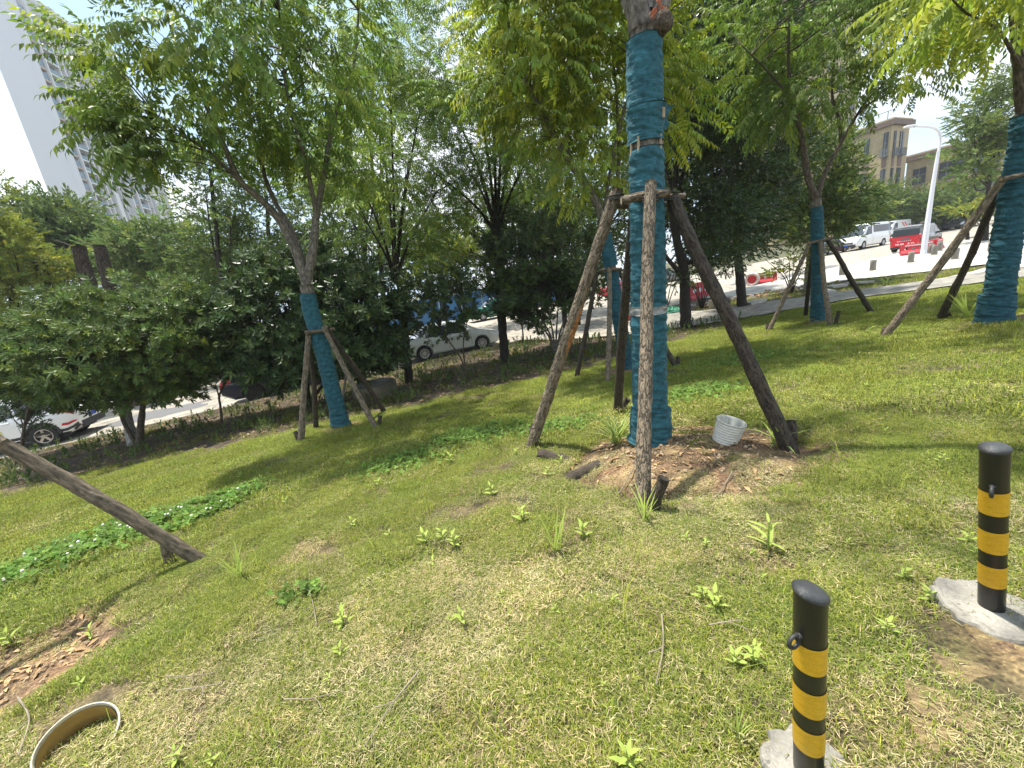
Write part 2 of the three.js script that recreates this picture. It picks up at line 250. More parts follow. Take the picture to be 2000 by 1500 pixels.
// tapered tube along points; rad(k) gives the radius, bump(a, s) a relative swelling; uv in metres
function tube(pts, rad, { seg = 10, step = 0.12, bump = null, cap = true, uvs = 1 } = {}) {
  const c = curveOf(pts), L = c.getLength(), n = Math.max(2, Math.ceil(L / step)), fr = c.computeFrenetFrames(n, false);
  const P = [], U = [], I = [];
  for (let i = 0; i <= n; i++) {
    const k = i / n, p = c.getPointAt(k), r = rad(k), s = k * L;
    for (let j = 0; j <= seg; j++) {
      const a = (j / seg) * 2 * Math.PI, q = r * (bump ? 1 + bump(a, s, k) : 1), cx = Math.cos(a) * q, cy = Math.sin(a) * q, N = fr.normals[i], B = fr.binormals[i];
      P.push(p.x + N.x * cx + B.x * cy, p.y + N.y * cx + B.y * cy, p.z + N.z * cx + B.z * cy); U.push((j / seg) * Math.max(1, Math.round((2 * Math.PI * rad(0.3)) * uvs * 2)) / 2, s * uvs);
    }
  }
  const w = seg + 1;
  for (let i = 0; i < n; i++) for (let j = 0; j < seg; j++) { const a = i * w + j; I.push(a, a + w, a + 1, a + 1, a + w, a + w + 1); }
  if (cap) for (const e of [0, n]) { const p = c.getPointAt(e / n), b = P.length / 3; P.push(p.x, p.y, p.z); U.push(0.5, 0.5); for (let j = 0; j < seg; j++) { if (e) I.push(b, e * w + j, e * w + j + 1); else I.push(b, j + 1, j); } }
  const g = new THREE.BufferGeometry(); g.setAttribute('position', new THREE.Float32BufferAttribute(P, 3)); g.setAttribute('uv', new THREE.Float32BufferAttribute(U, 2)); g.setIndex(I); g.computeVertexNormals();
  { // join the seam's normals
    const m = g.attributes.normal; for (let i = 0; i <= n; i++) { const a = i * w, b = a + seg; const v = V(m.getX(a) + m.getX(b), m.getY(a) + m.getY(b), m.getZ(a) + m.getZ(b)).normalize(); m.setXYZ(a, v.x, v.y, v.z); m.setXYZ(b, v.x, v.y, v.z); }
    // orientation check: normals must point away from the axis
    const p0 = c.getPointAt(0.5), i0 = Math.round(n / 2) * w, o = V(P[i0 * 3] - c.getPointAt(Math.round(n / 2) / n).x, P[i0 * 3 + 1] - c.getPointAt(Math.round(n / 2) / n).y, P[i0 * 3 + 2] - c.getPointAt(Math.round(n / 2) / n).z);
    if (o.x * m.getX(i0) + o.y * m.getY(i0) + o.z * m.getZ(i0) < 0) { const ix = g.index.array; for (let k = 0; k < ix.length; k += 3) { const s = ix[k]; ix[k] = ix[k + 1]; ix[k + 1] = s; } for (let k = 0; k < m.array.length; k++) m.array[k] *= -1; }
  }
  return g;
}
const rough = (amp, f = 9) => (a, s) => amp * fbm3(Math.cos(a) * 1.4, Math.sin(a) * 1.4, s * f, 3);
// flat leaf outline with a folded midrib, along +x, lying in xz
function leafGeo(len, wid, fold = 0.25, droop = 0.12, pts = 2) {
  const P = [], I = [], xs = pts === 2 ? [0, 0.42, 1] : [0, 0.25, 0.6, 1], ws = pts === 2 ? [0.06, 1, 0] : [0.1, 0.9, 0.8, 0];
  xs.forEach((x, i) => { const y = -droop * len * x * x, w = ws[i] * wid / 2; P.push(x * len, y, 0, x * len, y + fold * w, -w, x * len, y + fold * w, w); });
  for (let i = 0; i < xs.length - 1; i++) { const a = i * 3, b = a + 3; if (i === xs.length - 2) { I.push(a, b, a + 1, a, a + 2, b); } else I.push(a, b, a + 1, b, b + 1, a + 1, a, a + 2, b, b, a + 2, b + 2); }
  const g = new THREE.BufferGeometry(); g.setAttribute('position', new THREE.Float32BufferAttribute(P, 3)); g.setIndex(I); g.computeVertexNormals(); return g;
}
const mtx = (p, q, s) => new THREE.Matrix4().compose(p, q, typeof s === 'number' ? V(s, s, s) : s);
const eul = (x, y, z) => new THREE.Quaternion().setFromEuler(new THREE.Euler(x, y, z, 'YXZ'));
function frondGeo(seed, pairs = 6, L = 0.36, leafL = 0.10, leafW = 0.036) { // pinnate leaf along +x
  const r = mulberry(seed), gs = [], lf = leafGeo(leafL, leafW, 0.3, 0.25);
  const pos = (k) => V(k * L, -0.22 * L * k * k, 0);
  for (let i = 0; i < pairs; i++) for (const s of [-1, 1]) { const k = 0.18 + 0.8 * (i + 0.2 * r()) / pairs, sz = 0.8 + 0.35 * r(); gs.push(lf.clone().applyMatrix4(mtx(pos(k), eul((r() - 0.5) * 0.7, s * (1.0 - 0.25 * k + 0.2 * (r() - 0.5)), -0.32 - 0.45 * r()), sz))); }
  gs.push(lf.clone().applyMatrix4(mtx(pos(0.98), eul(0, 0, -0.5), 1)));
  const st = leafGeo(L, 0.006, 0, 0.22); gs.push(st);
  return mergeGeometries(gs);
}
function sprigGeo(seed, count = 9, L = 0.22, leafL = 0.085, leafW = 0.04, tilt = 0.5) { // leafy shoot along +x
  const r = mulberry(seed), gs = [], lf = leafGeo(leafL, leafW, 0.3, 0.2);
  for (let i = 0; i < count; i++) { const k = (i + 0.5) / count, a = i * 2.4 + r(); const q = new THREE.Quaternion().setFromAxisAngle(V(1, 0, 0), a).multiply(eul((r() - 0.5) * 0.8, 0, 1.1 - 0.6 * k + (r() - 0.5) * tilt)); gs.push(lf.clone().applyMatrix4(mtx(V(k * L, 0, 0), q, 0.75 + 0.5 * r()))); }
  return mergeGeometries(gs);
}
function whorlGeo(seed, count = 9, leafL = 0.095, leafW = 0.032) { // rosette of stiff leaves round +x
  const r = mulberry(seed), gs = [], lf = leafGeo(leafL, leafW, 0.35, 0.15, 3);
  for (let i = 0; i < count; i++) { const a = (i / count) * 2 * Math.PI * 2 + r() * 0.6, k = i / count; const q = new THREE.Quaternion().setFromAxisAngle(V(1, 0, 0), a).multiply(eul((r() - 0.5) * 0.5, 0, 1.25 - 0.75 * k + 0.2 * r())); gs.push(lf.clone().applyMatrix4(mtx(V(0.06 * k, 0, 0), q, 0.8 + 0.4 * r()))); }
  return mergeGeometries(gs);
}
const LEAF = { frond: [1, 2, 3].map((s) => frondGeo(s)), fine: [4, 5].map((s) => frondGeo(s, 8, 0.34, 0.06, 0.019)), sprig: [6, 7].map((s) => sprigGeo(s)), big: [8, 9].map((s) => sprigGeo(s, 14, 0.42, 0.13, 0.06, 0.9)), whorl: [10, 11].map((s) => whorlGeo(s)) };
function quatTo(dir, roll) { const x = dir.clone().normalize(); let up = V(0, 1, 0); if (Math.abs(x.y) > 0.95) up = V(0, 0, 1); const z = V().crossVectors(x, up).normalize(), y = V().crossVectors(z, x); const q = new THREE.Quaternion().setFromRotationMatrix(new THREE.Matrix4().makeBasis(x, y, z)); return q.multiply(new THREE.Quaternion().setFromAxisAngle(V(1, 0, 0), roll)); }
function scatter(name, geo, mat, list, parent) { // list of [matrix, colour]
  const o = new THREE.InstancedMesh(geo, mat, list.length); o.name = name; o.castShadow = o.receiveShadow = true;
  list.forEach(([m, c], i) => { o.setMatrixAt(i, m); o.setColorAt(i, c); }); o.userData.kind = 'stuff'; parent.add(o); return o;
}
const blob = (px, py, z, rx, ry, rd) => ({ c: at(px, py, z), r: V((rx * z) / 753, (ry * z) / 753, rd ?? ((rx * z) / 753)) });
// a leafy shoot: many leaves round a twig end, built once in a few variants; +x points away from the limb, y is up
const clusterCache = new Map();
function clusters(o) {
  const key = [o.kind, o.leaves ?? 20, o.spread ?? 0.35, o.flat ?? 0.6, o.droop ?? 0.2, o.size ?? 1, o.roll ?? 0.5, o.young ?? 0.08].join();
  if (clusterCache.has(key)) return clusterCache.get(key);
  const out = []; const sp = o.spread ?? 0.35, yng = o.young ?? 0.08;
  for (let v = 0; v < 4; v++) {
    const gs = []; const n = o.leaves ?? 20;
    for (let j = 0; j < n; j++) {
      const off = V(gauss() * sp, gauss() * sp * (o.flat ?? 0.6), gauss() * sp), dir = off.clone().normalize().multiplyScalar(0.8).add(V(0.7 + gauss() * 0.5, gauss() * 0.35 - (o.droop ?? 0.2), gauss() * 0.5));
      const src = LEAF[o.kind][(j + v) % LEAF[o.kind].length], g = src.clone().applyMatrix4(mtx(off, quatTo(dir, gauss() * (o.roll ?? 0.5)), (o.size ?? 1) * rr(0.7, 1.25)));
      const young = rnd() < yng, c = rr(0.72, 1.25), col = [c * (young ? 1.7 : rr(0.88, 1.12)), c * (young ? 1.4 : 1), c * (young ? 0.8 : rr(0.8, 1.2))], k = new Float32Array(g.attributes.position.count * 3); for (let i = 0; i < k.length; i++) k[i] = col[i % 3]; g.setAttribute('color', new THREE.BufferAttribute(k, 3)); gs.push(g);
    }
    out.push(mergeGeometries(gs));
  }
  clusterCache.set(key, out); return out;
}
const tinted = new Map(), vc = (m) => { if (!tinted.has(m)) { const q = m.clone(); q.vertexColors = true; tinted.set(m, q); } return tinted.get(m); };
/* crown: shoots at random places in ellipsoids, each joined to the nearest limb by a twig.
   o: blobs, density (shoots per m3), leaves per shoot, spread, kind, mat, size, shell (how far towards the outside), droop, flat */
function crown(tree, limbs, o) {
  const org = tree.position, geos = clusters(o), lists = geos.map(() => []), twigs = [];
  for (const b of o.blobs) {
    const vol = 4.19 * b.r.x * b.r.y * b.r.z, count = Math.round(clamp(vol * (o.density ?? 4), 6, o.most ?? 400));
    for (let i = 0; i < count; i++) {
      const d = V(gauss(), gauss(), gauss()).normalize(), k = Math.pow(rnd(), lerp(1 / 3, 0.09, o.shell ?? 0.4)) * (1 + 0.22 * noise3(d.x * 2 + b.c.x, d.y * 2, d.z * 2 + b.c.z));
      const p = b.c.clone().add(V(d.x * b.r.x * k, d.y * b.r.y * k, d.z * b.r.z * k));
      let near = null, nd = 1e9; for (const q of limbs) { const e = q.distanceToSquared(p) + (q.y > p.y ? 0.6 : 0); if (e < nd) { nd = e; near = q; } }
      const D = Math.sqrt(nd);
      if (near && i % (o.twigEvery ?? 1) === 0) { const mid = near.clone().lerp(p, 0.5).add(V(gauss() * 0.08 * D, 0.12 * D * rnd() + 0.03, gauss() * 0.08 * D)); const r0 = clamp(0.006 + D * 0.007, 0.006, 0.03) * (o.twigR ?? 1); twigs.push(tube([near, mid, p], (q) => lerp(r0, 0.003, q), { seg: 4, step: Math.max(0.25, D / 4), cap: false })); }
      const out = (near ? p.clone().sub(near).normalize() : d.clone()).addScaledVector(d, 0.5), sh = rr(0.8, 1.2);
      lists[Math.floor(rnd() * lists.length)].push([mtx(p.sub(org), eul(rr(-0.3, 0.3), Math.atan2(-out.z, out.x) + gauss() * 0.4, clamp(out.y, -0.5, 0.9) * 0.7 + gauss() * 0.15), rr(0.85, 1.2)), C(sh * rr(0.93, 1.07), sh, sh * rr(0.9, 1.1))]);
    }
  }
  lists.forEach((l, i) => l.length && scatter('crown', geos[i], vc(o.mat), l, tree));
  if (twigs.length) { const g = mergeGeometries(twigs); shift(g, org); const t = mesh('twigs', g, o.bark ?? M.bark, tree); t.userData.kind = 'stuff'; }
}
const linePts = (pts, step = 0.15) => { const c = curveOf(pts), n = Math.max(2, Math.ceil(c.getLength() / step)); return c.getSpacedPoints(n); };
function limb(tree, name, pts, r0, r1, mat, seg = 9) { const g = tube(pts, (k) => lerp(r0, r1, Math.pow(k, 0.85)), { seg, step: 0.1, bump: rough(0.22, 5), uvs: 1.6 }); shift(g, tree.position); return mesh(name, g, mat, tree); }

// spiral cloth bandage round a stem
function wrapGeo(pts, rad, { pitch = 0.085, seg = 30, step = 0.011, seed = 0, flare = 0 } = {}) {
  const bump = (a, s, k) => {
    const w = s / pitch + a / (2 * Math.PI) + 0.42 * noise3(Math.cos(a) * 0.9 + seed, Math.sin(a) * 0.9, s * 2.4), f = w - Math.floor(w), id = Math.floor(w);
    const saw = 0.11 * Math.pow(1 - f, 1.4) + (f > 0.9 ? -0.07 : 0), wr = 0.05 * noise3(Math.cos(a) * 1.6 + id * 3.1, Math.sin(a) * 1.6, s * 26) + 0.03 * noise3(Math.cos(a) * 3 + seed, Math.sin(a) * 3, s * 9);
    return saw * (0.6 + 0.5 * noise2(id * 1.7, seed)) + wr + 0.07 * fbm3(Math.cos(a) + seed, Math.sin(a), s * 1.3, 2) + flare * Math.exp(-s * 14);
  };
  return tube(pts, rad, { seg, step, bump, uvs: 2.2, cap: true });
}
// ---------- propped street trees on the lawn ----------
const atF = (px, py, F) => { const d = dirOf(px, py); return d.multiplyScalar(F / -d.z).add(V(0, CAMY, 0)); };
const depthAt = (px, py, F) => F / -dirOf(px, py).z;
const blobF = (px, py, F, rx, ry, rd) => { const z = depthAt(px, py, F); return { c: atF(px, py, F), r: V((rx * z) / 753, (ry * z) / 753, rd ?? (rx * z) / 753) }; };
const DOWN = V(0, -0.12, 0);
function support(spec) { // poles: [foot px, py, top px, py, top forward distance, radius, material, stake?]
  const s = thing('tree_support', spec.pos, spec.label, 'tree support', 'timber props round the young trees');
  for (const [fx, fy, tx, ty, F, r, mat, stake, sx] of spec.poles) {
    const f = gnd(fx, fy); f.y = gH(f.x, f.z); const top = atF(tx, ty, F), d = top.clone().sub(f), foot = f.clone().addScaledVector(d.clone().normalize(), -0.1), mid = foot.clone().lerp(top, 0.5).add(V(gauss() * 0.035, gauss() * 0.01, gauss() * 0.035));
    const sd = rnd() * 50, g = tube([foot, foot.clone().lerp(mid, 0.5), mid, mid.clone().lerp(top, 0.5).add(V(gauss() * 0.012, 0, gauss() * 0.012)), top], (k) => lerp(r * 1.12, r * 0.9, k), { seg: 14, step: 0.035, bump: (a, q) => 0.20 * fbm3(Math.cos(a) * 1.3 + sd, Math.sin(a) * 1.3, q * 4, 4) + 0.12 * Math.max(0, noise3(Math.cos(a) * 1.2, Math.sin(a) * 1.2 + sd, q * 2.2) - 0.55), uvs: 1.5 });
    shift(g, s.position); const pole = mesh('pole', g, mat, s);
    const capd = d.clone().normalize(), cut = new THREE.CircleGeometry(r * 0.82, 14); cut.applyMatrix4(mtx(top.clone().addScaledVector(capd, 0.004).sub(s.position), new THREE.Quaternion().setFromUnitVectors(V(0, 0, 1), capd), 1)); mesh('cut_end', cut, M.cutWood, pole);
    if (stake) { const side = V(d.z, 0, -d.x).normalize().multiplyScalar((r + 0.04) * (sx ?? 1)), b = f.clone().add(side), g2 = tube([b.clone().add(V(0, -0.12, 0)), b.clone().add(V(d.x * -0.02, 0.08, d.z * -0.02)), b.clone().addScaledVector(V(side.x * 0.6, stake, side.z * 0.6), 1)], () => 0.034, { seg: 10, step: 0.05, bump: rough(0.25, 6), uvs: 3 }); shift(g2, s.position); mesh('stake', g2, spec.stakeMat ?? M.poleDark, s); }
  }
  for (const [ax, ay, Fa, bx, by, Fb, r] of spec.bars) { const a = atF(ax, ay, Fa), b = atF(bx, by, Fb), g = tube([a, a.clone().lerp(b, 0.5).add(V(0, gauss() * 0.008, 0)), b], (k) => lerp(r, r * 0.92, k), { seg: 12, step: 0.04, bump: rough(0.22, 5), uvs: 3 }); shift(g, s.position); const bar = mesh('crossbar', g, spec.barMat ?? M.pole, s); for (const [p, q] of [[a, b], [b, a]]) { const u = p.clone().sub(q).normalize(), cut = new THREE.CircleGeometry(r * 0.85, 12); cut.applyMatrix4(mtx(p.clone().addScaledVector(u, 0.003).sub(s.position), new THREE.Quaternion().setFromUnitVectors(V(0, 0, 1), u), 1)); mesh('cut_end', cut, M.cutWood, bar); } }
  for (const [x, y, F, r] of spec.ties ?? []) { const p = atF(x, y, F).sub(s.position); for (let k = 0; k < 3; k++) { const t = new THREE.TorusGeometry(r, 0.006, 6, 18); t.applyMatrix4(mtx(p.clone().add(V(0, k * 0.014 - 0.014, 0)), eul(Math.PI / 2 + rr(-0.3, 0.3), 0, rr(-0.3, 0.3)), 1)); mesh('tie', t, M.rope, s); } }
  return s;
}
function propTree(o) { // o: base, trunk points, wraps, limbs, crown
  const t = thing('wrapped_tree', o.base, o.label, 'tree', 'young trees with wrapped trunks on the lawn');
  const lp = [];
  const tg = tube([o.base.clone().add(DOWN), ...o.trunk], (k) => lerp(o.r, o.r * (o.taper ?? 0.85), k), { seg: 16, step: 0.05, bump: rough(0.1, 4), uvs: 1.6 }); shift(tg, t.position); mesh('trunk', tg, o.bark ?? M.barkGrey, t);
  for (const w of o.wraps) { const g = wrapGeo(w.pts, (k) => lerp(w.r0, w.r1, k), { seed: w.seed ?? 1, flare: w.flare ?? 0, step: w.step ?? 0.012, pitch: w.pitch ?? 0.085, seg: w.seg ?? 30 }); shift(g, t.position); mesh(w.name ?? 'wrap', g, w.mat ?? M.wrap, t); }
  for (const l of o.limbs) { limb(t, 'limb', l.pts, l.r0, l.r1, l.mat ?? o.limbMat ?? M.barkGrey); lp.push(...linePts(l.pts)); }
  for (const c of o.crowns ?? []) crown(t, lp, c);
  return t;
}
// A: the near tree in the middle
{
  const F = -treeA.z, b = treeA.clone(); b.y = gH(b.x, b.z);
  const top = atF(1258, 62, F), P = (x, y, dF = 0) => atF(x, y, F + dF);
  const ax = (y) => P(lerp(1258, 1271, (y - 100) / 760), y);
  const limbL = [top.clone().add(V(0, -0.08, 0)), P(1234, -20), P(1195, -220, 0.1), V(b.x - 0.7, 5.4, b.z - 0.3), V(b.x - 1.3, 7.2, b.z - 0.5)], limbR = [top.clone().add(V(0.02, -0.08, 0)), P(1300, -20), P(1345, -220, -0.1), V(b.x + 1.0, 5.2, b.z + 0.4), V(b.x + 1.7, 7.0, b.z + 0.7)], limbM = [P(1262, 30), P(1275, -150, 0.4), V(b.x + 0.1, 5.6, b.z - 0.9), V(b.x + 0.2, 7.6, b.z - 1.2)];
  const t = propTree({ base: b, label: 'largest wrapped tree, in the middle of the lawn beside the white bucket', trunk: [ax(860), ax(600), ax(300), ax(150), top], r: 0.108, taper: 0.97,
    wraps: [
      { pts: [ax(800), ax(760), ax(700), ax(612)], r0: 0.140, r1: 0.138, seed: 3 },
      { name: 'tape_band', pts: [ax(613), ax(606), ax(597)], r0: 0.139, r1: 0.139, seed: 9, mat: M.tape, step: 0.01, pitch: 0.4 },
      { pts: [ax(598), ax(500), ax(400), ax(340), ax(293)], r0: 0.132, r1: 0.122, seed: 5 },
      { pts: [ax(281), ax(240), ax(212)], r0: 0.122, r1: 0.132, seed: 8, pitch: 0.1 },
      { pts: [ax(218), ax(180), ax(130), ax(79)], r0: 0.124, r1: 0.118, seed: 12 },
      { name: 'wrap_sleeve', pts: [b.clone().add(V(0, 0.0, 0)), ax(850), ax(825), ax(797)], r0: 0.172, r1: 0.160, seed: 15, pitch: 0.11, flare: 0.1 }],
    limbs: [{ pts: limbL, r0: 0.085, r1: 0.03 }, { pts: limbR, r0: 0.062, r1: 0.025 }, { pts: limbM, r0: 0.055, r1: 0.02 }],
    crowns: [{ blobs: [{ c: V(b.x - 0.9, 7.2, b.z - 0.5), r: V(1.3, 1.0, 1.2) }, { c: V(b.x + 1.4, 7.0, b.z + 0.5), r: V(1.2, 1.0, 1.1) }, { c: V(b.x + 0.2, 8.0, b.z - 0.9), r: V(1.2, 0.9, 1.2) }], density: 1.3, leaves: 12, kind: 'frond', mat: M.frondA, spread: 0.35 }] });
  // burr below the fork, splints showing in the gap, a loose flap of cloth
  const burr = new THREE.SphereGeometry(0.075, 20, 16); { const p = burr.attributes.position; for (let i = 0; i < p.count; i++) { const v = V(p.getX(i), p.getY(i), p.getZ(i)), k = 1 + 0.28 * fbm3(v.x * 16, v.y * 16, v.z * 16, 3); p.setXYZ(i, v.x * k, v.y * k * 0.95, v.z * k); } burr.computeVertexNormals(); }
  const bu = P(1279, 60).add(V(0.012, 0, 0.075)); burr.translate(bu.x - b.x, bu.y - b.y, bu.z - b.z); mesh('burr', burr, M.bark, t);
  for (const [dx, dz] of [[-0.115, 0.02], [-0.085, 0.085], [0.11, 0.03], [0.075, 0.09]]) { const a = ax(302).add(V(dx * 0.99, 0, dz * 0.99)), c = ax(272).add(V(dx * 0.99, 0, dz * 0.99)); const g = tube([a, a.clone().lerp(c, 0.5), c], () => 0.011, { seg: 6, step: 0.1 }); shift(g, t.position); mesh('splint', g, M.cutWood, t); }
  { const q = P(1287, 232); const g = new THREE.PlaneGeometry(0.11, 0.19, 8, 12); const p = g.attributes.position; for (let i = 0; i < p.count; i++) { const x = p.getX(i), y = p.getY(i); p.setXYZ(i, x + 0.02 * noise2(y * 9, 1), y, 0.035 * Math.sin(x * 26) + 0.02 * noise2(x * 14, y * 14)); } g.computeVertexNormals(); const m = M.wrap.clone(); m.side = THREE.DoubleSide; g.applyMatrix4(mtx(q.clone().add(V(0.015, 0, 0.03)).sub(b), eul(0.1, 0.9, -0.35), 1)); mesh('loose_flap', g, m, t); const a = P(1284, 242).add(V(0.0, 0, 0.105)), c = P(1285, 222).add(V(0, 0, 0.1)); const g2 = tube([a, a.clone().lerp(c, 0.5), c], () => 0.012, { seg: 6, step: 0.1 }); shift(g2, b); mesh('splint', g2, M.cutWood, t); }
  // young reddish shoot on the burr
  { const l = []; for (let i = 0; i < 7; i++) l.push([mtx(bu.clone().add(V(-0.045 + rr(-0.02, 0.02), 0.1 + rr(-0.05, 0.05), 0.07)).sub(b), quatTo(V(gauss(), -0.4 + gauss() * 0.5, 0.6), gauss()), 0.22), C(1, 1, 1)]); scatter('red_shoot', LEAF.frond[0], leafMat([0.42, 0.12, 0.05], 0.35, 0.1), l, t); }
  support({ pos: b, label: 'four pale and dark logs propping the largest tree in the middle', poles: [
    [1038, 872, 1206, 368, F + 0.12, 0.052, M.pole, 0.2, 1], [1255, 990, 1271, 356, F - 0.2, 0.043, M.pole, 0.22, -1], [1541, 876, 1312, 384, F - 0.05, 0.05, M.poleDark, 0.18, -1], [1206, 806, 1240, 400, F + 0.26, 0.047, M.poleDark, 0.16, 1]],
    bars: [[1186, 390, F + 0.17, 1338, 384, F + 0.02, 0.028], [1214, 392, F - 0.15, 1306, 377, F - 0.17, 0.032], [1200, 402, F + 0.19, 1300, 398, F + 0.22, 0.026]], ties: [[1270, 389, F - 0.2, 0.052], [1203, 386, F + 0.13, 0.06], [1308, 386, F - 0.04, 0.06]] });
  // bare wood where the bark has come off the left prop
  const sp = scene.getObjectByName('tree_support'); { const f = gnd(1038, 872), q = atF(1206, 368, F + 0.12), pt = (k) => f.clone().lerp(q, k).add(V(0.022, 0.0, 0.032)); const g = tube([pt(0.38), pt(0.46), pt(0.58), pt(0.66)], (k) => 0.004 + 0.026 * Math.sin(Math.PI * clamp(k, 0.03, 0.97)), { seg: 8, step: 0.04, uvs: 3 }); shift(g, sp.position); mesh('peeled_patch', g, M.rawWood, sp); }
}
// B: forked tree on the left
{
  const F = -treeB.z, b = treeB.clone(); b.y = gH(b.x, b.z); const P = (x, y, d = 0) => atF(x, y, F + d);
  const k1 = [P(600, 560), P(585, 510), P(545, 430), P(505, 385, -0.2), P(470, 355, -0.35), P(440, 290, -0.5), P(400, 200, -0.6), P(345, 90, -0.7), P(320, 0, -0.8)], k2 = [P(603, 545), P(572, 455, 0.2), P(530, 380, 0.4), P(495, 260, 0.5), P(470, 120, 0.6)], k3 = [P(600, 550), P(612, 480), P(618, 420, 0.2), P(635, 330, 0.3), P(650, 240, 0.3), P(690, 130, 0.4), P(700, 20, 0.5)], k4 = [P(618, 420), P(600, 330, -0.3), P(560, 180, -0.5), P(545, 20, -0.6)], k5 = [P(480, 365, -0.3), P(410, 300, -0.6), P(310, 230, -0.9)];
  propTree({ base: b, label: 'tall wrapped tree with V-shaped fork, left of the largest one', trunk: [P(655, 790), P(630, 690), P(606, 600), P(599, 556)], r: 0.118, taper: 0.95,
    wraps: [{ pts: [P(662, 812), P(650, 765), P(632, 690), P(618, 645), P(608, 610), P(601, 573)], r0: 0.142, r1: 0.128, seed: 21, step: 0.014, seg: 22 }, { name: 'wrap_sleeve', pts: [P(667, 834), P(664, 822), P(660, 806)], r0: 0.17, r1: 0.155, seed: 23, flare: 0.15, step: 0.014, seg: 22 }],
    limbs: [{ pts: k1, r0: 0.085, r1: 0.012 }, { pts: k2, r0: 0.06, r1: 0.012 }, { pts: k3, r0: 0.08, r1: 0.012 }, { pts: k4, r0: 0.04, r1: 0.01 }, { pts: k5, r0: 0.04, r1: 0.01 }],
    crowns: [
      { blobs: [blobF(465, 120, F - 0.6, 120, 125, 1.4), blobF(600, 110, F - 0.2, 150, 130, 1.6)], density: 3.2, leaves: 22, kind: 'frond', mat: M.frondB, spread: 0.34, droop: 0.3, young: 0.12 },
      { blobs: [blobF(520, 270, F, 130, 70, 1.2), blobF(680, 260, F + 0.3, 90, 80, 1.0), blobF(470, -60, F - 0.4, 260, 110, 1.8), blobF(400, 270, F - 0.3, 80, 40, 0.8)], density: 2.5, leaves: 20, kind: 'frond', mat: M.frondB, spread: 0.33, droop: 0.3 },
      { blobs: [blobF(315, 165, F - 1.0, 65, 55, 0.6), blobF(215, 110, F - 1.0, 60, 35, 0.4), blobF(230, 195, F - 1.1, 50, 16, 0.4)], density: 1.8, leaves: 11, kind: 'frond', mat: M.frondB, spread: 0.2, droop: 0.25, young: 0.25 },
      { blobs: [blobF(255, 258, F - 1.3, 60, 8, 0.3), blobF(290, 305, F - 1.2, 50, 8, 0.3)], density: 8, leaves: 12, kind: 'frond', mat: M.frondB, spread: 0.14, droop: 0.25 }] });
  support({ pos: b, label: 'grey prop poles round the V-forked tree on the left', poles: [[588, 862, 603, 648, F - 0.12, 0.05, M.pole, 0.16, 1], [617, 836, 601, 650, F + 0.12, 0.045, M.poleDark], [734, 836, 632, 638, F - 0.1, 0.045, M.pole, 0.18, -1], [752, 806, 636, 640, F + 0.12, 0.047, M.poleDark, 0.2, -1]], bars: [[596, 650, F - 0.2, 632, 646, F - 0.18, 0.032], [600, 655, F + 0.16, 652, 642, F + 0.16, 0.03], [598, 648, F - 0.16, 604, 652, F + 0.2, 0.028]] });
}
// C: slanting pale-leaved tree behind the middle one
{
  const F = -treeC.z, b = treeC.clone(); b.y = gH(b.x, b.z); const P = (x, y, d = 0) => atF(x, y, F + d);
  const k1 = [P(1178, 430), P(1160, 385), P(1110, 312), P(1070, 240), P(1035, 170), P(1008, 110), P(985, 0)], k2 = [P(1176, 420), P(1205, 350, 0.2), P(1205, 200, 0.3), P(1190, 30, 0.3)], k3 = [P(1110, 312), P(1105, 200, 0.3), P(1098, 60, 0.4), P(1098, -60, 0.4)], k4 = [P(1178, 425), P(1200, 290, -0.3), P(1240, 150, -0.5), P(1290, 40, -0.6)];
  propTree({ base: b, label: 'wrapped tree with bright yellow-green leaves just behind the largest tree', trunk: [P(1215, 650), P(1196, 540), P(1184, 470), P(1176, 428)], r: 0.105, taper: 0.9,
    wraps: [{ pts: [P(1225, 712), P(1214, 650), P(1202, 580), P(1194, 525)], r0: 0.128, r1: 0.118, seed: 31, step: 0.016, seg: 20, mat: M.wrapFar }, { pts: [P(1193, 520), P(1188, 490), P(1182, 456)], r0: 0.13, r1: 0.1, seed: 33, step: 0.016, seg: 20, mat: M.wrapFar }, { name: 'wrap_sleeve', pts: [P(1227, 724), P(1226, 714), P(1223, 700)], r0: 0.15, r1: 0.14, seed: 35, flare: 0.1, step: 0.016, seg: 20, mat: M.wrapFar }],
    limbs: [{ pts: k1, r0: 0.08, r1: 0.015 }, { pts: k2, r0: 0.045, r1: 0.012 }, { pts: k3, r0: 0.03, r1: 0.012 }, { pts: k4, r0: 0.035, r1: 0.01 }],
    crowns: [{ blobs: [blobF(1060, 70, F, 140, 120, 1.3), blobF(1180, 130, F + 0.2, 140, 130, 1.3), blobF(1310, 110, F - 0.4, 75, 130, 0.9), blobF(1150, -70, F, 230, 110, 1.6), blobF(1040, 230, F, 70, 50, 0.7), blobF(1150, 300, F, 85, 65, 0.8)], density: 4.6, leaves: 24, kind: 'frond', mat: M.frondA, spread: 0.33, droop: 0.3, young: 0.3 }] });
  support({ pos: b, label: 'thin prop poles round the yellow-leaved tree behind the largest one', poles: [[1126, 736, 1166, 530, F - 0.1, 0.045, M.poleDark, 0.15, 1], [1187, 748, 1190, 524, F - 0.2, 0.043, M.pole], [1320, 716, 1208, 530, F + 0.1, 0.045, M.poleDark, 0.15, -1]], bars: [[1172, 527, F - 0.18, 1214, 525, F - 0.15, 0.026], [1180, 530, F + 0.17, 1222, 528, F + 0.15, 0.026]] });
}
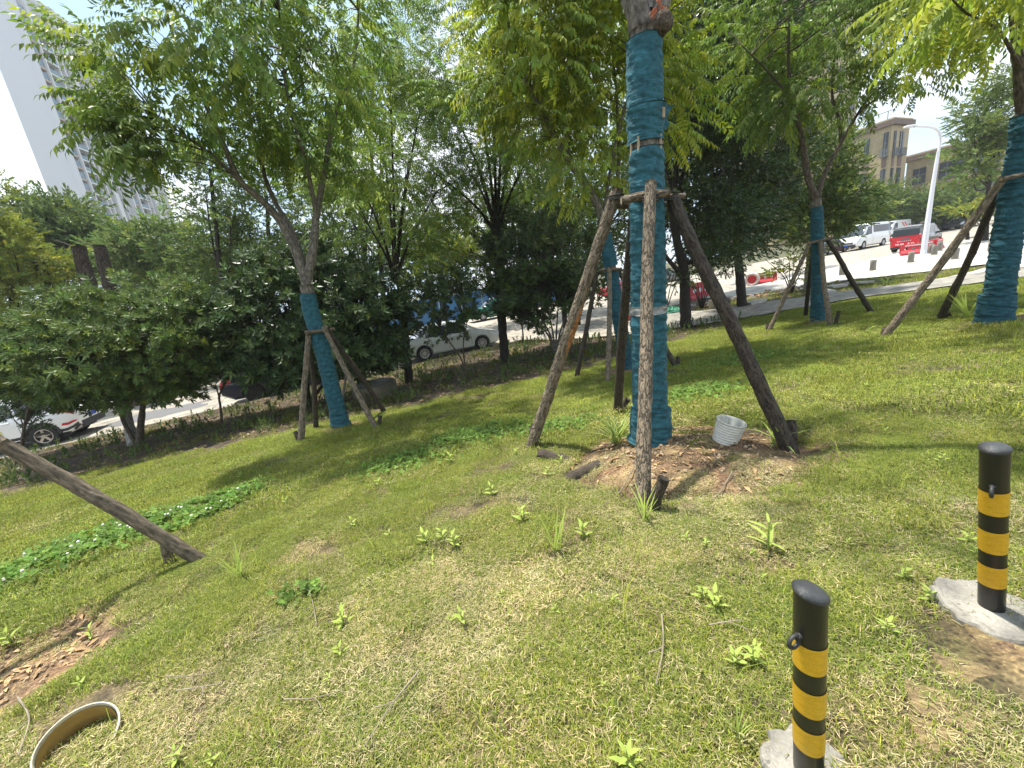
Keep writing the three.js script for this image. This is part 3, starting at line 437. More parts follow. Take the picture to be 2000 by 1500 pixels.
// D: Y-shaped tree on the right
{
  const F = -treeD.z, b = treeD.clone(); b.y = gH(b.x, b.z); const P = (x, y, d = 0) => atF(x, y, F + d);
  const k1 = [P(1594, 392), P(1578, 345), P(1566, 270), P(1548, 200), P(1541, 150), P(1541, 0)], k2 = [P(1595, 392), P(1610, 340), P(1645, 275), P(1668, 235), P(1690, 200, -0.2), P(1740, 150, -0.4)], k3 = [P(1643, 278), P(1638, 230, 0.1), P(1625, 185, 0.2), P(1634, 60, 0.2), P(1632, -40, 0.2)], k4 = [P(1548, 195), P(1500, 140, -0.4), P(1450, 90, -0.7)];
  propTree({ base: b, label: 'slim wrapped tree with Y-shaped fork standing before the white van', trunk: [P(1597, 560), P(1597, 480), P(1595, 420), P(1594, 388)], r: 0.105, taper: 0.92, limbMat: M.bark,
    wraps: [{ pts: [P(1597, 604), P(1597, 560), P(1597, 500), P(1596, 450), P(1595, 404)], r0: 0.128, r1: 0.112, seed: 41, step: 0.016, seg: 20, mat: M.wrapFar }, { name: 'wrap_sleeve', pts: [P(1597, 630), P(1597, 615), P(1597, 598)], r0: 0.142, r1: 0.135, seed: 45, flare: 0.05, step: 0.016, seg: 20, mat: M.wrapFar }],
    limbs: [{ pts: k1, r0: 0.078, r1: 0.015 }, { pts: k2, r0: 0.06, r1: 0.012 }, { pts: k3, r0: 0.035, r1: 0.012 }, { pts: k4, r0: 0.03, r1: 0.01 }],
    crowns: [{ blobs: [blobF(1540, 90, F - 0.3, 130, 110, 1.7), blobF(1650, 110, F, 110, 110, 1.6), blobF(1640, -50, F, 200, 90, 2)], density: 2.6, leaves: 20, kind: 'frond', mat: M.frondB, spread: 0.4, droop: 0.3, young: 0.2 }, { blobs: [blobF(1750, 160, F - 0.5, 110, 55, 1.4), blobF(1600, 170, F, 100, 50, 1.2), blobF(1760, 60, F, 70, 60, 1.2)], density: 2.0, leaves: 16, kind: 'frond', mat: M.frondB, spread: 0.36, droop: 0.35, young: 0.1 }] });
  support({ pos: b, label: 'dark prop poles round the slim Y-forked tree', poles: [[1502, 646, 1583, 472, F - 0.1, 0.042, M.pole, 0.15, 1], [1573, 618, 1590, 470, F + 0.12, 0.045, M.poleDark], [1622, 636, 1602, 468, F - 0.15, 0.047, M.pole, 0.3, -1], [1702, 610, 1616, 468, F + 0.1, 0.05, M.poleDark, 0.12, -1]], bars: [[1576, 476, F - 0.14, 1628, 464, F - 0.16, 0.03], [1580, 472, F + 0.14, 1622, 468, F + 0.16, 0.028]] });
}
// E: wrapped tree at the right edge
{
  const F = -treeE.z, b = treeE.clone(); b.y = gH(b.x, b.z); const P = (x, y, d = 0) => atF(x, y, F + d);
  const k1 = [P(2003, 230), P(1994, 140), P(1984, 40), P(1978, -60), P(1960, -180)], k2 = [P(2012, 190), P(2040, 40), P(2070, -120)], k3 = [P(1992, 130), P(1950, 60, -0.3), P(1880, 20, -0.6), P(1830, -40, -0.8)];
  propTree({ base: b, label: 'wrapped tree at the right-hand edge with a bulging cloth foot', trunk: [P(1955, 560), P(1975, 420), P(1993, 330), P(2003, 225)], r: 0.125, taper: 0.9, limbMat: M.bark,
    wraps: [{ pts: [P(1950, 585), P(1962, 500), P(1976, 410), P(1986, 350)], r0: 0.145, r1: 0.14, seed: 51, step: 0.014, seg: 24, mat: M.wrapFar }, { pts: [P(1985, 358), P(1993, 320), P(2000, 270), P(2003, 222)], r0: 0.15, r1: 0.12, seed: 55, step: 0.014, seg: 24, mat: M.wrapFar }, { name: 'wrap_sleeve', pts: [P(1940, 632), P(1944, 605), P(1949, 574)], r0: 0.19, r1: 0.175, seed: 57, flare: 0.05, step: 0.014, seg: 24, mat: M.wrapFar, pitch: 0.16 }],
    limbs: [{ pts: k1, r0: 0.085, r1: 0.02 }, { pts: k2, r0: 0.05, r1: 0.015 }, { pts: k3, r0: 0.022, r1: 0.006 }],
    crowns: [{ blobs: [blobF(1925, 25, F - 0.5, 55, 38, 0.7), blobF(1960, -80, F - 0.2, 110, 75, 1.0), blobF(1870, -30, F - 0.7, 60, 45, 0.7)], density: 3.6, leaves: 14, kind: 'frond', mat: M.frondA, spread: 0.26, droop: 0.35, young: 0.15 }] });
  support({ pos: b, label: 'long grey prop poles leaning on the wrapped tree at the right edge', poles: [[1727, 658, 1962, 346, F - 0.12, 0.048, M.pole, 0.12, 1], [1834, 626, 1958, 352, F + 0.12, 0.045, M.poleDark, 0.1, 1]], bars: [[1956, 350, F - 0.16, 2040, 332, F - 0.2, 0.028], [1962, 345, F + 0.16, 2045, 328, F + 0.16, 0.026]] });
}
// lone prop of a tree standing outside the picture on the left
{ const f = gnd(385, 1092); const s = support({ pos: f, label: 'single grey log propped at a slant across the lawn, far left', poles: [[388, 1093, 0, 866, 2.35, 0.043, M.poleSmooth]], bars: [] });
  const a = f.clone(), c = atF(0, 866, 2.35), d = c.clone().sub(a), top = a.clone().addScaledVector(d, 1.55); const g = tube([a.clone().addScaledVector(d, 0.99), a.clone().addScaledVector(d, 1.3), top], () => 0.038, { seg: 12, step: 0.05, bump: rough(0.15), uvs: 3 }); shift(g, s.position); mesh('pole', g, M.poleSmooth, s);
  const k = gnd(332, 1098); const g2 = tube([k.clone().add(V(0, -0.1, 0)), k.clone().add(V(0.01, 0.08, 0)), k.clone().add(V(0.012, 0.2, -0.01))], () => 0.032, { seg: 10, step: 0.05, bump: rough(0.25), uvs: 3 }); shift(g2, s.position); mesh('stake', g2, M.pole, s); }
// ---------- trees and shrubs of the planted strip and beyond ----------
const stripDepth = (px, py) => { const g = gnd(px, py); g.y = gH(g.x, g.z); return g; };
function wildTree(name, label, cat, base, o) {
  const t = thing(name, base, label, cat, o.group), lp = [];
  for (const s of o.stems) { limb(t, s.name ?? 'trunk', s.pts, s.r0, s.r1, s.mat ?? o.bark, s.seg ?? 9); lp.push(...linePts(s.pts, 0.25)); }
  for (const c of o.crowns) crown(t, lp, { bark: o.bark, ...c });
  return t;
}
const rows = 'trees in the planted strip', shr = 'round shrubs in the planted strip';
{ // round glossy shrub-tree on the far left
  const b = stripDepth(268, 868), F = -b.z, P = (x, y, d = 0) => atF(x, y, F + d);
  wildTree('round_shrub_tree', 'big round glossy shrub-tree shading the white car at the left', 'tree', b, { group: shr, bark: M.bark, stems: [{ pts: [b.clone().add(DOWN), P(275, 830), P(282, 780), P(300, 720)], r0: 0.09, r1: 0.04 }, { pts: [b.clone().add(DOWN), P(240, 820), P(228, 770), P(180, 700)], r0: 0.05, r1: 0.03 }, { name: 'limewashed_stem', pts: [P(262, 880), P(252, 830, 0.2), P(240, 780, 0.3)], r0: 0.12, r1: 0.10, mat: M.lime }, { pts: [P(282, 780), P(330, 720), P(370, 660)], r0: 0.04, r1: 0.02 }],
    crowns: [{ blobs: [blobF(230, 680, F, 190, 100, 1.9), blobF(120, 690, F + 0.2, 120, 90, 1.3), blobF(330, 690, F, 110, 85, 1.2), blobF(250, 610, F + 0.3, 170, 55, 1.4), blobF(255, 755, F - 0.3, 130, 35, 0.9)], density: 10, most: 520, leaves: 16, kind: 'whorl', mat: M.leafMid, spread: 0.22, size: 1.15, shell: 0.85, droop: -0.25, roll: 3, young: 0.12 }] });
  const b2 = stripDepth(40, 905), F2 = -b2.z, Q = (x, y, d = 0) => atF(x, y, F2 + d);
  wildTree('round_shrub_tree', 'low leafy shrub hiding the door of the white car', 'shrub', b2, { group: shr, bark: M.bark, stems: [{ pts: [b2.clone().add(DOWN), Q(45, 850), Q(60, 780)], r0: 0.05, r1: 0.02 }], crowns: [{ blobs: [blobF(55, 765, F2 + 0.6, 62, 58, 0.6), blobF(20, 700, F2 + 0.8, 60, 50, 0.6)], density: 22, leaves: 13, kind: 'whorl', mat: M.leafDark, spread: 0.16, size: 0.95, shell: 0.8, droop: -0.2, roll: 3 }] });
}
{ // small bare-stemmed sapling beside it
  const b = stripDepth(432, 826), F = -b.z, P = (x, y, d = 0) => atF(x, y, F + d);
  wildTree('shrub_sapling', 'thin forked sapling between the round shrub and the dark blue car', 'sapling', b, { group: shr, bark: M.bark, stems: [{ pts: [b.clone().add(DOWN), P(430, 790), P(428, 775), P(440, 745), P(443, 730)], r0: 0.035, r1: 0.02 }, { pts: [P(428, 775), P(420, 755), P(398, 748)], r0: 0.02, r1: 0.012 }], crowns: [{ blobs: [blobF(415, 690, F + 0.2, 70, 55, 0.9), blobF(390, 640, F + 0.5, 50, 45, 0.7)], density: 13, leaves: 12, kind: 'whorl', mat: M.leafDark, spread: 0.2, shell: 0.7, droop: -0.2, roll: 3 }] });
}
{ // dark shrub mass behind tree B
  const b = stripDepth(600, 795), F = -b.z, P = (x, y, d = 0) => atF(x, y, F + d);
  wildTree('dark_shrub_tree', 'wide dark glossy shrub-tree behind the V-forked tree', 'tree', b, { group: shr, bark: M.barkDark, stems: [{ pts: [b.clone().add(DOWN), P(598, 740), P(580, 660)], r0: 0.08, r1: 0.04 }, { pts: [P(600, 790), P(640, 740), P(690, 670)], r0: 0.05, r1: 0.03 }, { pts: [P(598, 760), P(560, 720), P(500, 660)], r0: 0.05, r1: 0.03 }],
    crowns: [{ blobs: [blobF(590, 600, F, 130, 110, 1.5), blobF(700, 620, F - 0.2, 100, 100, 1.3), blobF(490, 650, F - 0.2, 70, 85, 1.0), blobF(630, 690, F - 0.4, 140, 50, 1.0), blobF(540, 700, F - 0.3, 80, 55, 0.9), blobF(720, 690, F - 0.3, 70, 40, 0.8)], density: 10, most: 480, leaves: 15, kind: 'whorl', mat: M.leafDark, spread: 0.24, size: 1.5, shell: 0.85, droop: -0.2, roll: 3, young: 0.04 }] });
  const c = stripDepth(660, 800), Fc = -c.z, Q = (x, y, d = 0) => atF(x, y, Fc + d);
  wildTree('pale_stemmed_shrub', 'shrub with pale blotched stems just behind the V-forked tree', 'shrub', c, { group: shr, bark: M.barkGrey, stems: [{ pts: [c.clone().add(DOWN), Q(662, 770), Q(655, 720)], r0: 0.045, r1: 0.03 }, { pts: [c.clone().add(DOWN), Q(672, 760), Q(678, 715)], r0: 0.04, r1: 0.025 }], crowns: [{ blobs: [blobF(670, 690, Fc, 50, 35, 0.6)], density: 16, leaves: 12, kind: 'whorl', mat: M.leafDark, spread: 0.2, size: 1.2, shell: 0.7, roll: 3 }] });
}
{ // small tree with slender stems in front of the silver car
  const b = stripDepth(912, 735), F = -b.z, P = (x, y, d = 0) => atF(x, y, F + d);
  wildTree('slender_shrub_tree', 'small dark round tree with three thin stems in front of the silver car', 'tree', b, { group: shr, bark: M.bark, stems: [{ pts: [b.clone().add(DOWN), P(900, 700), P(880, 670), P(860, 640)], r0: 0.03, r1: 0.015 }, { pts: [b.clone().add(DOWN), P(906, 700), P(905, 660)], r0: 0.03, r1: 0.015 }, { pts: [P(908, 715), P(905, 670), P(912, 630)], r0: 0.025, r1: 0.012 }], crowns: [{ blobs: [blobF(870, 600, F, 62, 68, 0.95), blobF(885, 545, F, 50, 35, 0.7)], density: 14, leaves: 13, kind: 'whorl', mat: M.leafDark, spread: 0.2, size: 1.05, shell: 0.6, droop: -0.1, roll: 3, young: 0.03 }] });
}
{ // broad dark shrub right of it, many pale stems
  const b = stripDepth(1085, 690), F = -b.z, P = (x, y, d = 0) => atF(x, y, F + d);
  const st = []; for (const [x, y] of [[1050, 610], [1070, 600], [1090, 600], [1110, 605], [1125, 620], [1035, 625]]) st.push({ pts: [b.clone().add(DOWN), P(lerp(1085, x, 0.35), 650), P(x, y)], r0: 0.04, r1: 0.02 });
  wildTree('broad_shrub_tree', 'broad dark round shrub-tree with a cluster of pale stems', 'tree', b, { group: shr, bark: M.barkGrey, stems: st, crowns: [{ blobs: [blobF(1060, 510, F, 120, 85, 1.8), blobF(1060, 570, F - 0.3, 115, 60, 1.6), blobF(1040, 450, F + 0.3, 80, 50, 1.2)], density: 8, most: 520, leaves: 15, kind: 'whorl', mat: M.leafDark, spread: 0.24, size: 1.25, shell: 0.8, droop: -0.2, roll: 3, young: 0.03 }] });
  const c = stripDepth(1022, 668), Fc = -c.z, Q = (x, y, d = 0) => atF(x, y, Fc + d);
  wildTree('shrub_sapling', 'thin sapling between the dark trunk and the broad shrub', 'sapling', c, { group: shr, bark: M.bark, stems: [{ pts: [c.clone().add(DOWN), Q(1020, 640), Q(1016, 620)], r0: 0.04, r1: 0.025 }], crowns: [{ blobs: [blobF(1005, 585, Fc, 45, 35, 0.8)], density: 10, leaves: 12, kind: 'whorl', mat: M.leafDark, spread: 0.22, shell: 0.6, roll: 3 }] });
}
const vase = (P, x0, y0, tops, r) => tops.map(([x, y, d]) => ({ name: 'limb', pts: [P(x0, y0), P(lerp(x0, x, 0.35), lerp(y0, y, 0.45), d * 0.4), P(x, y, d)], r0: r, r1: 0.012 }));
{ // dark trunk T1
  const b = stripDepth(798, 748), F = -b.z, P = (x, y, d = 0) => atF(x, y, F + d);
  wildTree('strip_tree', 'loose green tree with a dark trunk left of the silver car', 'tree', b, { group: rows, bark: M.barkDark, stems: [{ pts: [b.clone().add(DOWN), P(790, 640), P(782, 560), P(770, 540)], r0: 0.13, r1: 0.1 }, ...vase(P, 772, 548, [[690, 330, 0.3], [745, 250, 0.5], [800, 300, -0.2], [850, 380, 0.4], [720, 440, -0.6], [760, 100, 0.3], [830, 160, 0.8]], 0.055)], crowns: [{ blobs: [blobF(770, 400, F, 150, 85, 2.2), blobF(760, 260, F + 0.3, 120, 80, 2), blobF(790, 120, F + 0.3, 120, 100, 2), blobF(850, 490, F + 0.5, 70, 50, 1.2)], density: 1.3, leaves: 30, kind: 'fine', mat: M.frondB, spread: 0.55, size: 1.6, droop: 0.15, young: 0.2, flat: 0.4 }] });
}
{ // dark trunk T2, open upright crown against the sky
  const b = stripDepth(986, 708), F = -b.z, P = (x, y, d = 0) => atF(x, y, F + d);
  wildTree('strip_tree', 'upright dark-branched tree against the white sky, right of the silver car', 'tree', b, { group: rows, bark: M.barkDark, stems: [{ pts: [b.clone().add(DOWN), P(980, 620), P(972, 500), P(968, 440)], r0: 0.15, r1: 0.12 }, ...vase(P, 970, 455, [[870, 180, 0.5], [915, 90, -0.3], [955, 30, 0.6], [1000, 60, -0.5], [1030, 180, 0.4], [1060, 260, 0.2], [900, 300, 0.8], [840, 330, 0.2], [960, 170, 0.1]], 0.06)], crowns: [{ blobs: [blobF(930, 250, F, 130, 110, 2.2), blobF(900, 90, F, 130, 110, 2.2), blobF(1010, 310, F, 100, 75, 1.8), blobF(880, 400, F, 110, 55, 1.6)], density: 1.0, leaves: 30, kind: 'fine', mat: M.frondB, spread: 0.55, size: 1.6, droop: 0.15, flat: 0.4 }] });
}
{ // T3: thick dark trunk and dense camphor crown
  const b = stripDepth(1340, 642), F = -b.z, P = (x, y, d = 0) => atF(x, y, F + d);
  wildTree('camphor_tree', 'dense dark evergreen with the thickest black trunk beside the footpath', 'tree', b, { group: rows, bark: M.barkDark, stems: [{ pts: [b.clone().add(DOWN), P(1338, 590), P(1336, 530), P(1322, 470), P(1310, 400)], r0: 0.2, r1: 0.1 }, { name: 'limb', pts: [P(1335, 540), P(1300, 500), P(1285, 470), P(1300, 440)], r0: 0.08, r1: 0.05 }, ...vase(P, 1315, 430, [[1290, 200, 0.3], [1330, 120, -0.2], [1370, 220, 0.4], [1350, 40, 0.5], [1400, 350, 0.5], [1300, 310, -0.3]], 0.08)], crowns: [{ blobs: [blobF(1400, 140, F + 0.4, 130, 140, 2.4), blobF(1350, 330, F + 0.8, 110, 110, 1.8), blobF(1340, 20, F + 0.6, 120, 90, 2), blobF(1400, 450, F + 0.3, 90, 85, 1.4), blobF(1320, 530, F + 0.2, 50, 30, 0.7)], density: 3.4, most: 420, leaves: 26, kind: 'sprig', mat: M.leafDark, spread: 0.36, size: 1.15, shell: 0.5, droop: 0.1, roll: 2, young: 0.1 }] });
}
{ // T4
  const b = stripDepth(1450, 600), F = -b.z, P = (x, y, d = 0) => atF(x, y, F + d);
  wildTree('camphor_tree', 'dense evergreen on a dark trunk beside the lying red barrier', 'tree', b, { group: rows, bark: M.barkDark, stems: [{ pts: [b.clone().add(DOWN), P(1446, 550), P(1440, 480), P(1440, 380)], r0: 0.2, r1: 0.1 }, ...vase(P, 1440, 430, [[1400, 250, 0.3], [1470, 180, -0.2], [1440, 60, 0.4], [1500, 330, 0.4]], 0.07)], crowns: [{ blobs: [blobF(1450, 260, F, 85, 130, 1.8), blobF(1430, 430, F - 0.3, 70, 75, 1.4), blobF(1480, 400, F, 55, 85, 1.3), blobF(1450, 80, F + 0.3, 100, 110, 2.2)], density: 3.2, most: 420, leaves: 26, kind: 'sprig', mat: M.leafDark, spread: 0.4, size: 1.35, shell: 0.5, droop: 0.1, roll: 2, young: 0.14 }] });
}
{ // T5: limewashed trunk
  const b = stripDepth(1580, 566), F = -b.z, P = (x, y, d = 0) => atF(x, y, F + d);
  wildTree('limewashed_tree', 'bushy bright evergreen with a white-painted trunk foot behind the Y-forked tree', 'tree', b, { group: rows, bark: M.bark, stems: [{ name: 'painted_foot', pts: [b.clone().add(DOWN), P(1581, 545), P(1583, 522)], r0: 0.21, r1: 0.19, mat: M.lime }, { pts: [P(1583, 526), P(1586, 480), P(1600, 420), P(1620, 350)], r0: 0.185, r1: 0.1 }, ...vase(P, 1600, 430, [[1640, 330, 0.3], [1680, 380, -0.2], [1560, 350, 0.2]], 0.07)], crowns: [{ blobs: [blobF(1618, 405, F, 62, 45, 1.8), blobF(1622, 335, F + 0.3, 36, 60, 1.1), blobF(1590, 440, F, 60, 40, 1.3), blobF(1560, 330, F + 0.6, 75, 80, 1.8), blobF(1676, 408, F - 0.2, 30, 24, 0.8)], density: 3.4, most: 400, leaves: 26, kind: 'sprig', mat: M.leafMid, spread: 0.38, size: 1.3, shell: 0.6, droop: -0.1, roll: 2, young: 0.2 }] });
}
{ // twiggy bare shrubs under the camphors
  for (const [x, y, n, hh, label, leaf] of [[1225 + 145, 603, 7, 90, 'bare twiggy shrub beside the concrete ring by the footpath', 0.4], [1300, 606, 5, 120, 'thin double-stemmed shrub behind the green tarpaulin', 0.3], [1545, 575, 6, 75, 'small yellow-green shrub by the kerb rubble', 1.3]]) {
    const b = stripDepth(x, y), F = -b.z, P = (px, py, d = 0) => atF(px, py, F + d), st = [];
    for (let i = 0; i < n; i++) { const a = (i / (n - 1) - 0.5) * 1.5; st.push({ name: 'stem', pts: [b.clone().add(DOWN), P(x + a * hh * 0.25, y - hh * 0.45, gauss() * 0.2), P(x + a * hh * 0.75 + gauss() * 8, y - hh * rr(0.7, 1.05), gauss() * 0.4)], r0: 0.03, r1: 0.008, seg: 6 }); }
    wildTree('twiggy_shrub', label, 'shrub', b, { group: 'small shrubs by the footpath', bark: M.barkDark, stems: st, crowns: [{ blobs: [blobF(x, y - hh * 0.75, F, hh * 0.5, hh * 0.35, 0.7)], density: 8 * leaf, leaves: 10, kind: 'sprig', mat: leaf > 1 ? M.leafYellow : M.leafMid, spread: 0.2, roll: 2 }] });
  }
}
// loose saplings filling the strip's back row, across the silver car and the street
function bgTree(label, px, py, z, blobs, kind, mat, o = {}) { // base from a sight line and a forward distance, foot on the land there
  const [F] = [z]; const c = atF(px, py, F), t = toT(c.x, c.z), n = toN(c.x, c.z); const gyy = n > 15.5 ? roadY(clamp(t, -60, 110)) : gH(c.x, c.z); const b = V(c.x, gyy, c.z);
  const top = atF(o.tx ?? px, o.ty ?? py, F), stems = [{ pts: [b.clone().add(DOWN), b.clone().lerp(top, 0.5).add(V(gauss() * 0.1, 0, gauss() * 0.1)), top], r0: o.r ?? 0.2, r1: 0.06 }];
  for (const q of blobs) stems.push({ name: 'limb', pts: [b.clone().lerp(top, 0.45), b.clone().lerp(q.c, 0.75).add(V(0, 0.2, 0)), q.c], r0: (o.r ?? 0.2) * 0.4, r1: 0.02 });
  return wildTree(o.name ?? 'background_tree', label, 'tree', b, { group: o.group ?? 'trees across the street', bark: M.barkDark, stems, crowns: [{ blobs, kind, mat, density: o.density ?? 1, most: o.most ?? 220, leaves: o.leaves ?? 18, spread: o.spread ?? 0.6, size: o.size ?? 1.8, shell: o.shell ?? 0.6, droop: 0.1, roll: 2, young: o.young ?? 0.12, twigEvery: 2 }] });
}
const bF = (F, list) => list.map(([x, y, rx, ry]) => blobF(x, y, F, rx, ry));
bgTree('dark green street tree left of the grey tower foot', 90, 620, 30, bF(30, [[60, 440, 70, 50], [130, 450, 65, 55], [190, 480, 50, 45], [90, 500, 90, 45]]), 'big', M.leafMid, { tx: 90, ty: 470, size: 1.6, density: 0.95, leaves: 26, spread: 0.8 });
bgTree('pale green round tree right of the grey tower foot', 320, 620, 27, bF(27, [[320, 490, 75, 48], [380, 520, 50, 45], [290, 530, 50, 35]]), 'big', M.leafPale, { tx: 320, ty: 500, size: 1.3, density: 1.33, leaves: 26, spread: 0.7 });
bgTree('yellow-green tree at the left edge above the white car', 20, 640, 17, bF(17, [[30, 500, 60, 70], [20, 580, 80, 60], [-40, 420, 60, 80]]), 'big', M.leafYellow, { tx: 20, ty: 540, size: 0.85, density: 3.42, leaves: 20, spread: 0.45 });
bgTree('leafy tree between the pale round tree and the V-forked tree', 450, 640, 20, bF(20, [[430, 480, 70, 55], [500, 540, 70, 60], [390, 580, 60, 40]]), 'big', M.leafMid, { tx: 460, ty: 500, size: 0.9, density: 2.28, leaves: 20, spread: 0.5 });
bgTree('thin pale tree behind the V-forked tree crown', 420, 640, 18, bF(18, [[400, 360, 60, 60], [450, 430, 60, 50]]), 'sprig', M.leafPale, { tx: 410, ty: 330, size: 1.3, density: 1.71, leaves: 16, r: 0.14 });
bgTree('green tree behind the dark-trunked tree by the silver car', 700, 600, 22, bF(22, [[690, 420, 90, 70], [620, 380, 70, 70], [790, 480, 90, 60], [720, 300, 70, 60]]), 'big', M.leafMid, { tx: 700, ty: 350, size: 0.9, density: 1.23, leaves: 18 });
bgTree('yellow-green tree behind the slender small tree', 860, 590, 24, bF(24, [[850, 500, 70, 40], [900, 470, 60, 40], [800, 540, 50, 30]]), 'big', M.leafYellow, { tx: 860, ty: 480, size: 0.9, density: 1.71, leaves: 18 });
bgTree('tall green tree behind the upright dark-branched tree', 1010, 570, 26, bF(26, [[1000, 420, 90, 60], [930, 490, 80, 50], [1080, 380, 80, 70], [1060, 250, 70, 80]]), 'big', M.leafMid, { tx: 1010, ty: 350, size: 1.0, density: 0.95, leaves: 18 });
bgTree('brownish thinning tree behind the yellow-leaved tree', 1120, 560, 20, bF(20, [[1130, 400, 70, 60], [1210, 430, 70, 70], [1250, 330, 60, 80]]), 'big', M.leafMid, { tx: 1130, ty: 380, size: 0.9, density: 1.90, leaves: 18 });
bgTree('tall dark tree behind the largest tree trunk', 1280, 540, 23, bF(23, [[1280, 180, 90, 120], [1260, 400, 70, 70], [1350, 250, 70, 90]]), 'big', M.leafMid, { tx: 1280, ty: 250, size: 0.95, density: 1.14, leaves: 18 });
bgTree('dark street tree far behind the parked white van', 1640, 470, 62, bF(62, [[1600, 410, 50, 30], [1680, 420, 40, 25]]), 'big', M.leafMid, { tx: 1640, ty: 420, size: 2.2, density: 0.27, leaves: 26, spread: 1.2 });
for (const [x, y, rx, ry, label] of [[1740, 392, 40, 24, 'rounded street tree below the beige block'], [1790, 396, 38, 25, 'rounded street tree behind the lamp post'], [1845, 390, 38, 28, 'rounded street tree right of the lamp post'], [1890, 402, 30, 26, 'dark street tree behind the far parked cars'], [1715, 408, 30, 20, 'low street tree right of the bushy evergreen']])
  bgTree(label, x, y + 45, 52, bF(52, [[x, y, rx, ry], [x + rx * 0.4, y + ry * 0.7, rx * 0.8, ry * 0.7], [x - rx * 0.4, y + ry * 0.6, rx * 0.7, ry * 0.7]]), 'big', M.leafMid, { tx: x, ty: y, size: 1.7, density: 0.42, leaves: 26, spread: 0.95, shell: 0.8 });
bgTree('tall layered evergreen at the right edge behind the props', 1925, 470, 27, bF(27, [[1945, 205, 55, 40], [1900, 250, 28, 16], [1955, 270, 45, 35], [1895, 300, 38, 22], [1960, 165, 40, 30], [1900, 345, 40, 25]]), 'big', M.leafPale, { tx: 1940, ty: 230, size: 1.0, density: 1.71, leaves: 24, spread: 0.5, group: 'trees by the plaza', r: 0.16 });
bgTree('small yellow-green shrub-tree left of the prop poles at the right', 1890, 470, 30, bF(30, [[1880, 415, 24, 14], [1900, 400, 22, 14]]), 'big', M.leafYellow, { tx: 1890, ty: 410, size: 0.9, density: 2.85, leaves: 18, spread: 0.4, group: 'trees by the plaza', r: 0.12 });
bgTree('soft green tree filling the gap left of the V-forked tree', 520, 640, 19, bF(19, [[520, 440, 70, 60], [460, 340, 70, 60], [560, 520, 80, 50], [620, 470, 60, 60]]), 'big', M.leafMid, { tx: 520, ty: 380, size: 0.8, density: 2.0, leaves: 20, spread: 0.45, r: 0.15 });
bgTree('fine-leaved tree filling the gap right of the V-forked tree', 740, 620, 18, bF(18, [[700, 510, 70, 50], [780, 450, 70, 60], [660, 330, 70, 60], [740, 200, 80, 70]]), 'big', M.leafMid, { tx: 720, ty: 250, size: 0.75, density: 1.5, leaves: 18, spread: 0.5, r: 0.13 });
bgTree('green tree between the upright tree and the yellow-leaved tree', 1100, 600, 19, bF(19, [[1090, 470, 80, 50], [1030, 380, 70, 60], [1140, 470, 60, 50], [1000, 200, 70, 90]]), 'big', M.leafMid, { tx: 1080, ty: 300, size: 0.8, density: 1.5, leaves: 18, spread: 0.5, r: 0.13 });
// pollarded bare trunks on the left
for (const [x, y, h, r, label] of [[172, 620, 482, 0.25, 'thick pollarded bare trunk, left of the two tall stumps'], [212, 620, 480, 0.22, 'pollarded bare trunk with a sawn top, right of the two tall stumps'], [95, 640, 512, 0.2, 'shorter pollarded trunk near the yellow-green tree']]) {
  const F = 17.5, c = atF(x, y, F), b = V(c.x, roadY(toT(c.x, c.z)), c.z), top = atF(x - 18, h, F);
  const t = thing('pollarded_trunk', b, label, 'tree trunk', 'pollarded trunks'); { const sd = x * 0.37, gg = tube([b.clone().add(DOWN), b.clone().lerp(top, 0.5).add(V(0.12, 0, 0)), b.clone().lerp(top, 0.8).add(V(-0.03, 0, 0)), top], (k) => lerp(r * 1.25, r * 0.92, k), { seg: 20, step: 0.08, bump: (a, s) => 0.3 * fbm3(Math.cos(a) * 1.5 + sd, Math.sin(a) * 1.5, s * 1.6, 4), uvs: 0.6 }); shift(gg, b); mesh('trunk', gg, M.pollard, t); const br = tube([top.clone().add(V(0, -0.25, 0)), top.clone().add(V(-0.3, 0.12, 0.1)), top.clone().add(V(-0.75, 0.35, 0.1))], (k) => lerp(0.03, 0.008, k), { seg: 6, step: 0.2 }); shift(br, b); mesh('dead_twig', br, M.bark, t); }
  const cut = new THREE.CircleGeometry(r * 0.85, 16); cut.rotateX(-Math.PI / 2); cut.translate(top.x - b.x, top.y - b.y + 0.01, top.z - b.z); mesh('cut_top', cut, M.cutWood, t);
}
// ---------- buildings ----------
const bx = (w, h, d, x, y, z) => { const g = new THREE.BoxGeometry(w, h, d); g.translate(x, y, z); return g; };
const B = {
  wall: std([0.60, 0.59, 0.60], 0.85), wall2: std([0.64, 0.63, 0.63], 0.85), glassBlue: phys([0.16, 0.22, 0.28], 0.08), glassDark: phys([0.03, 0.038, 0.05], 0.12), tan: std([0.42, 0.33, 0.25], 0.7), ledge: std([0.66, 0.65, 0.63], 0.8), rail: std([0.13, 0.14, 0.15], 0.5), ac: std([0.5, 0.49, 0.47], 0.6), parapet: phys([0.16, 0.22, 0.25], 0.12, {}),
  beige: std([0.50, 0.40, 0.225], 0.8, { map: T.grain }), beige2: std([0.54, 0.44, 0.26], 0.8, { map: T.grain }), brown: std([0.13, 0.085, 0.065], 0.7), spandrel: std([0.17, 0.115, 0.09], 0.7),
};
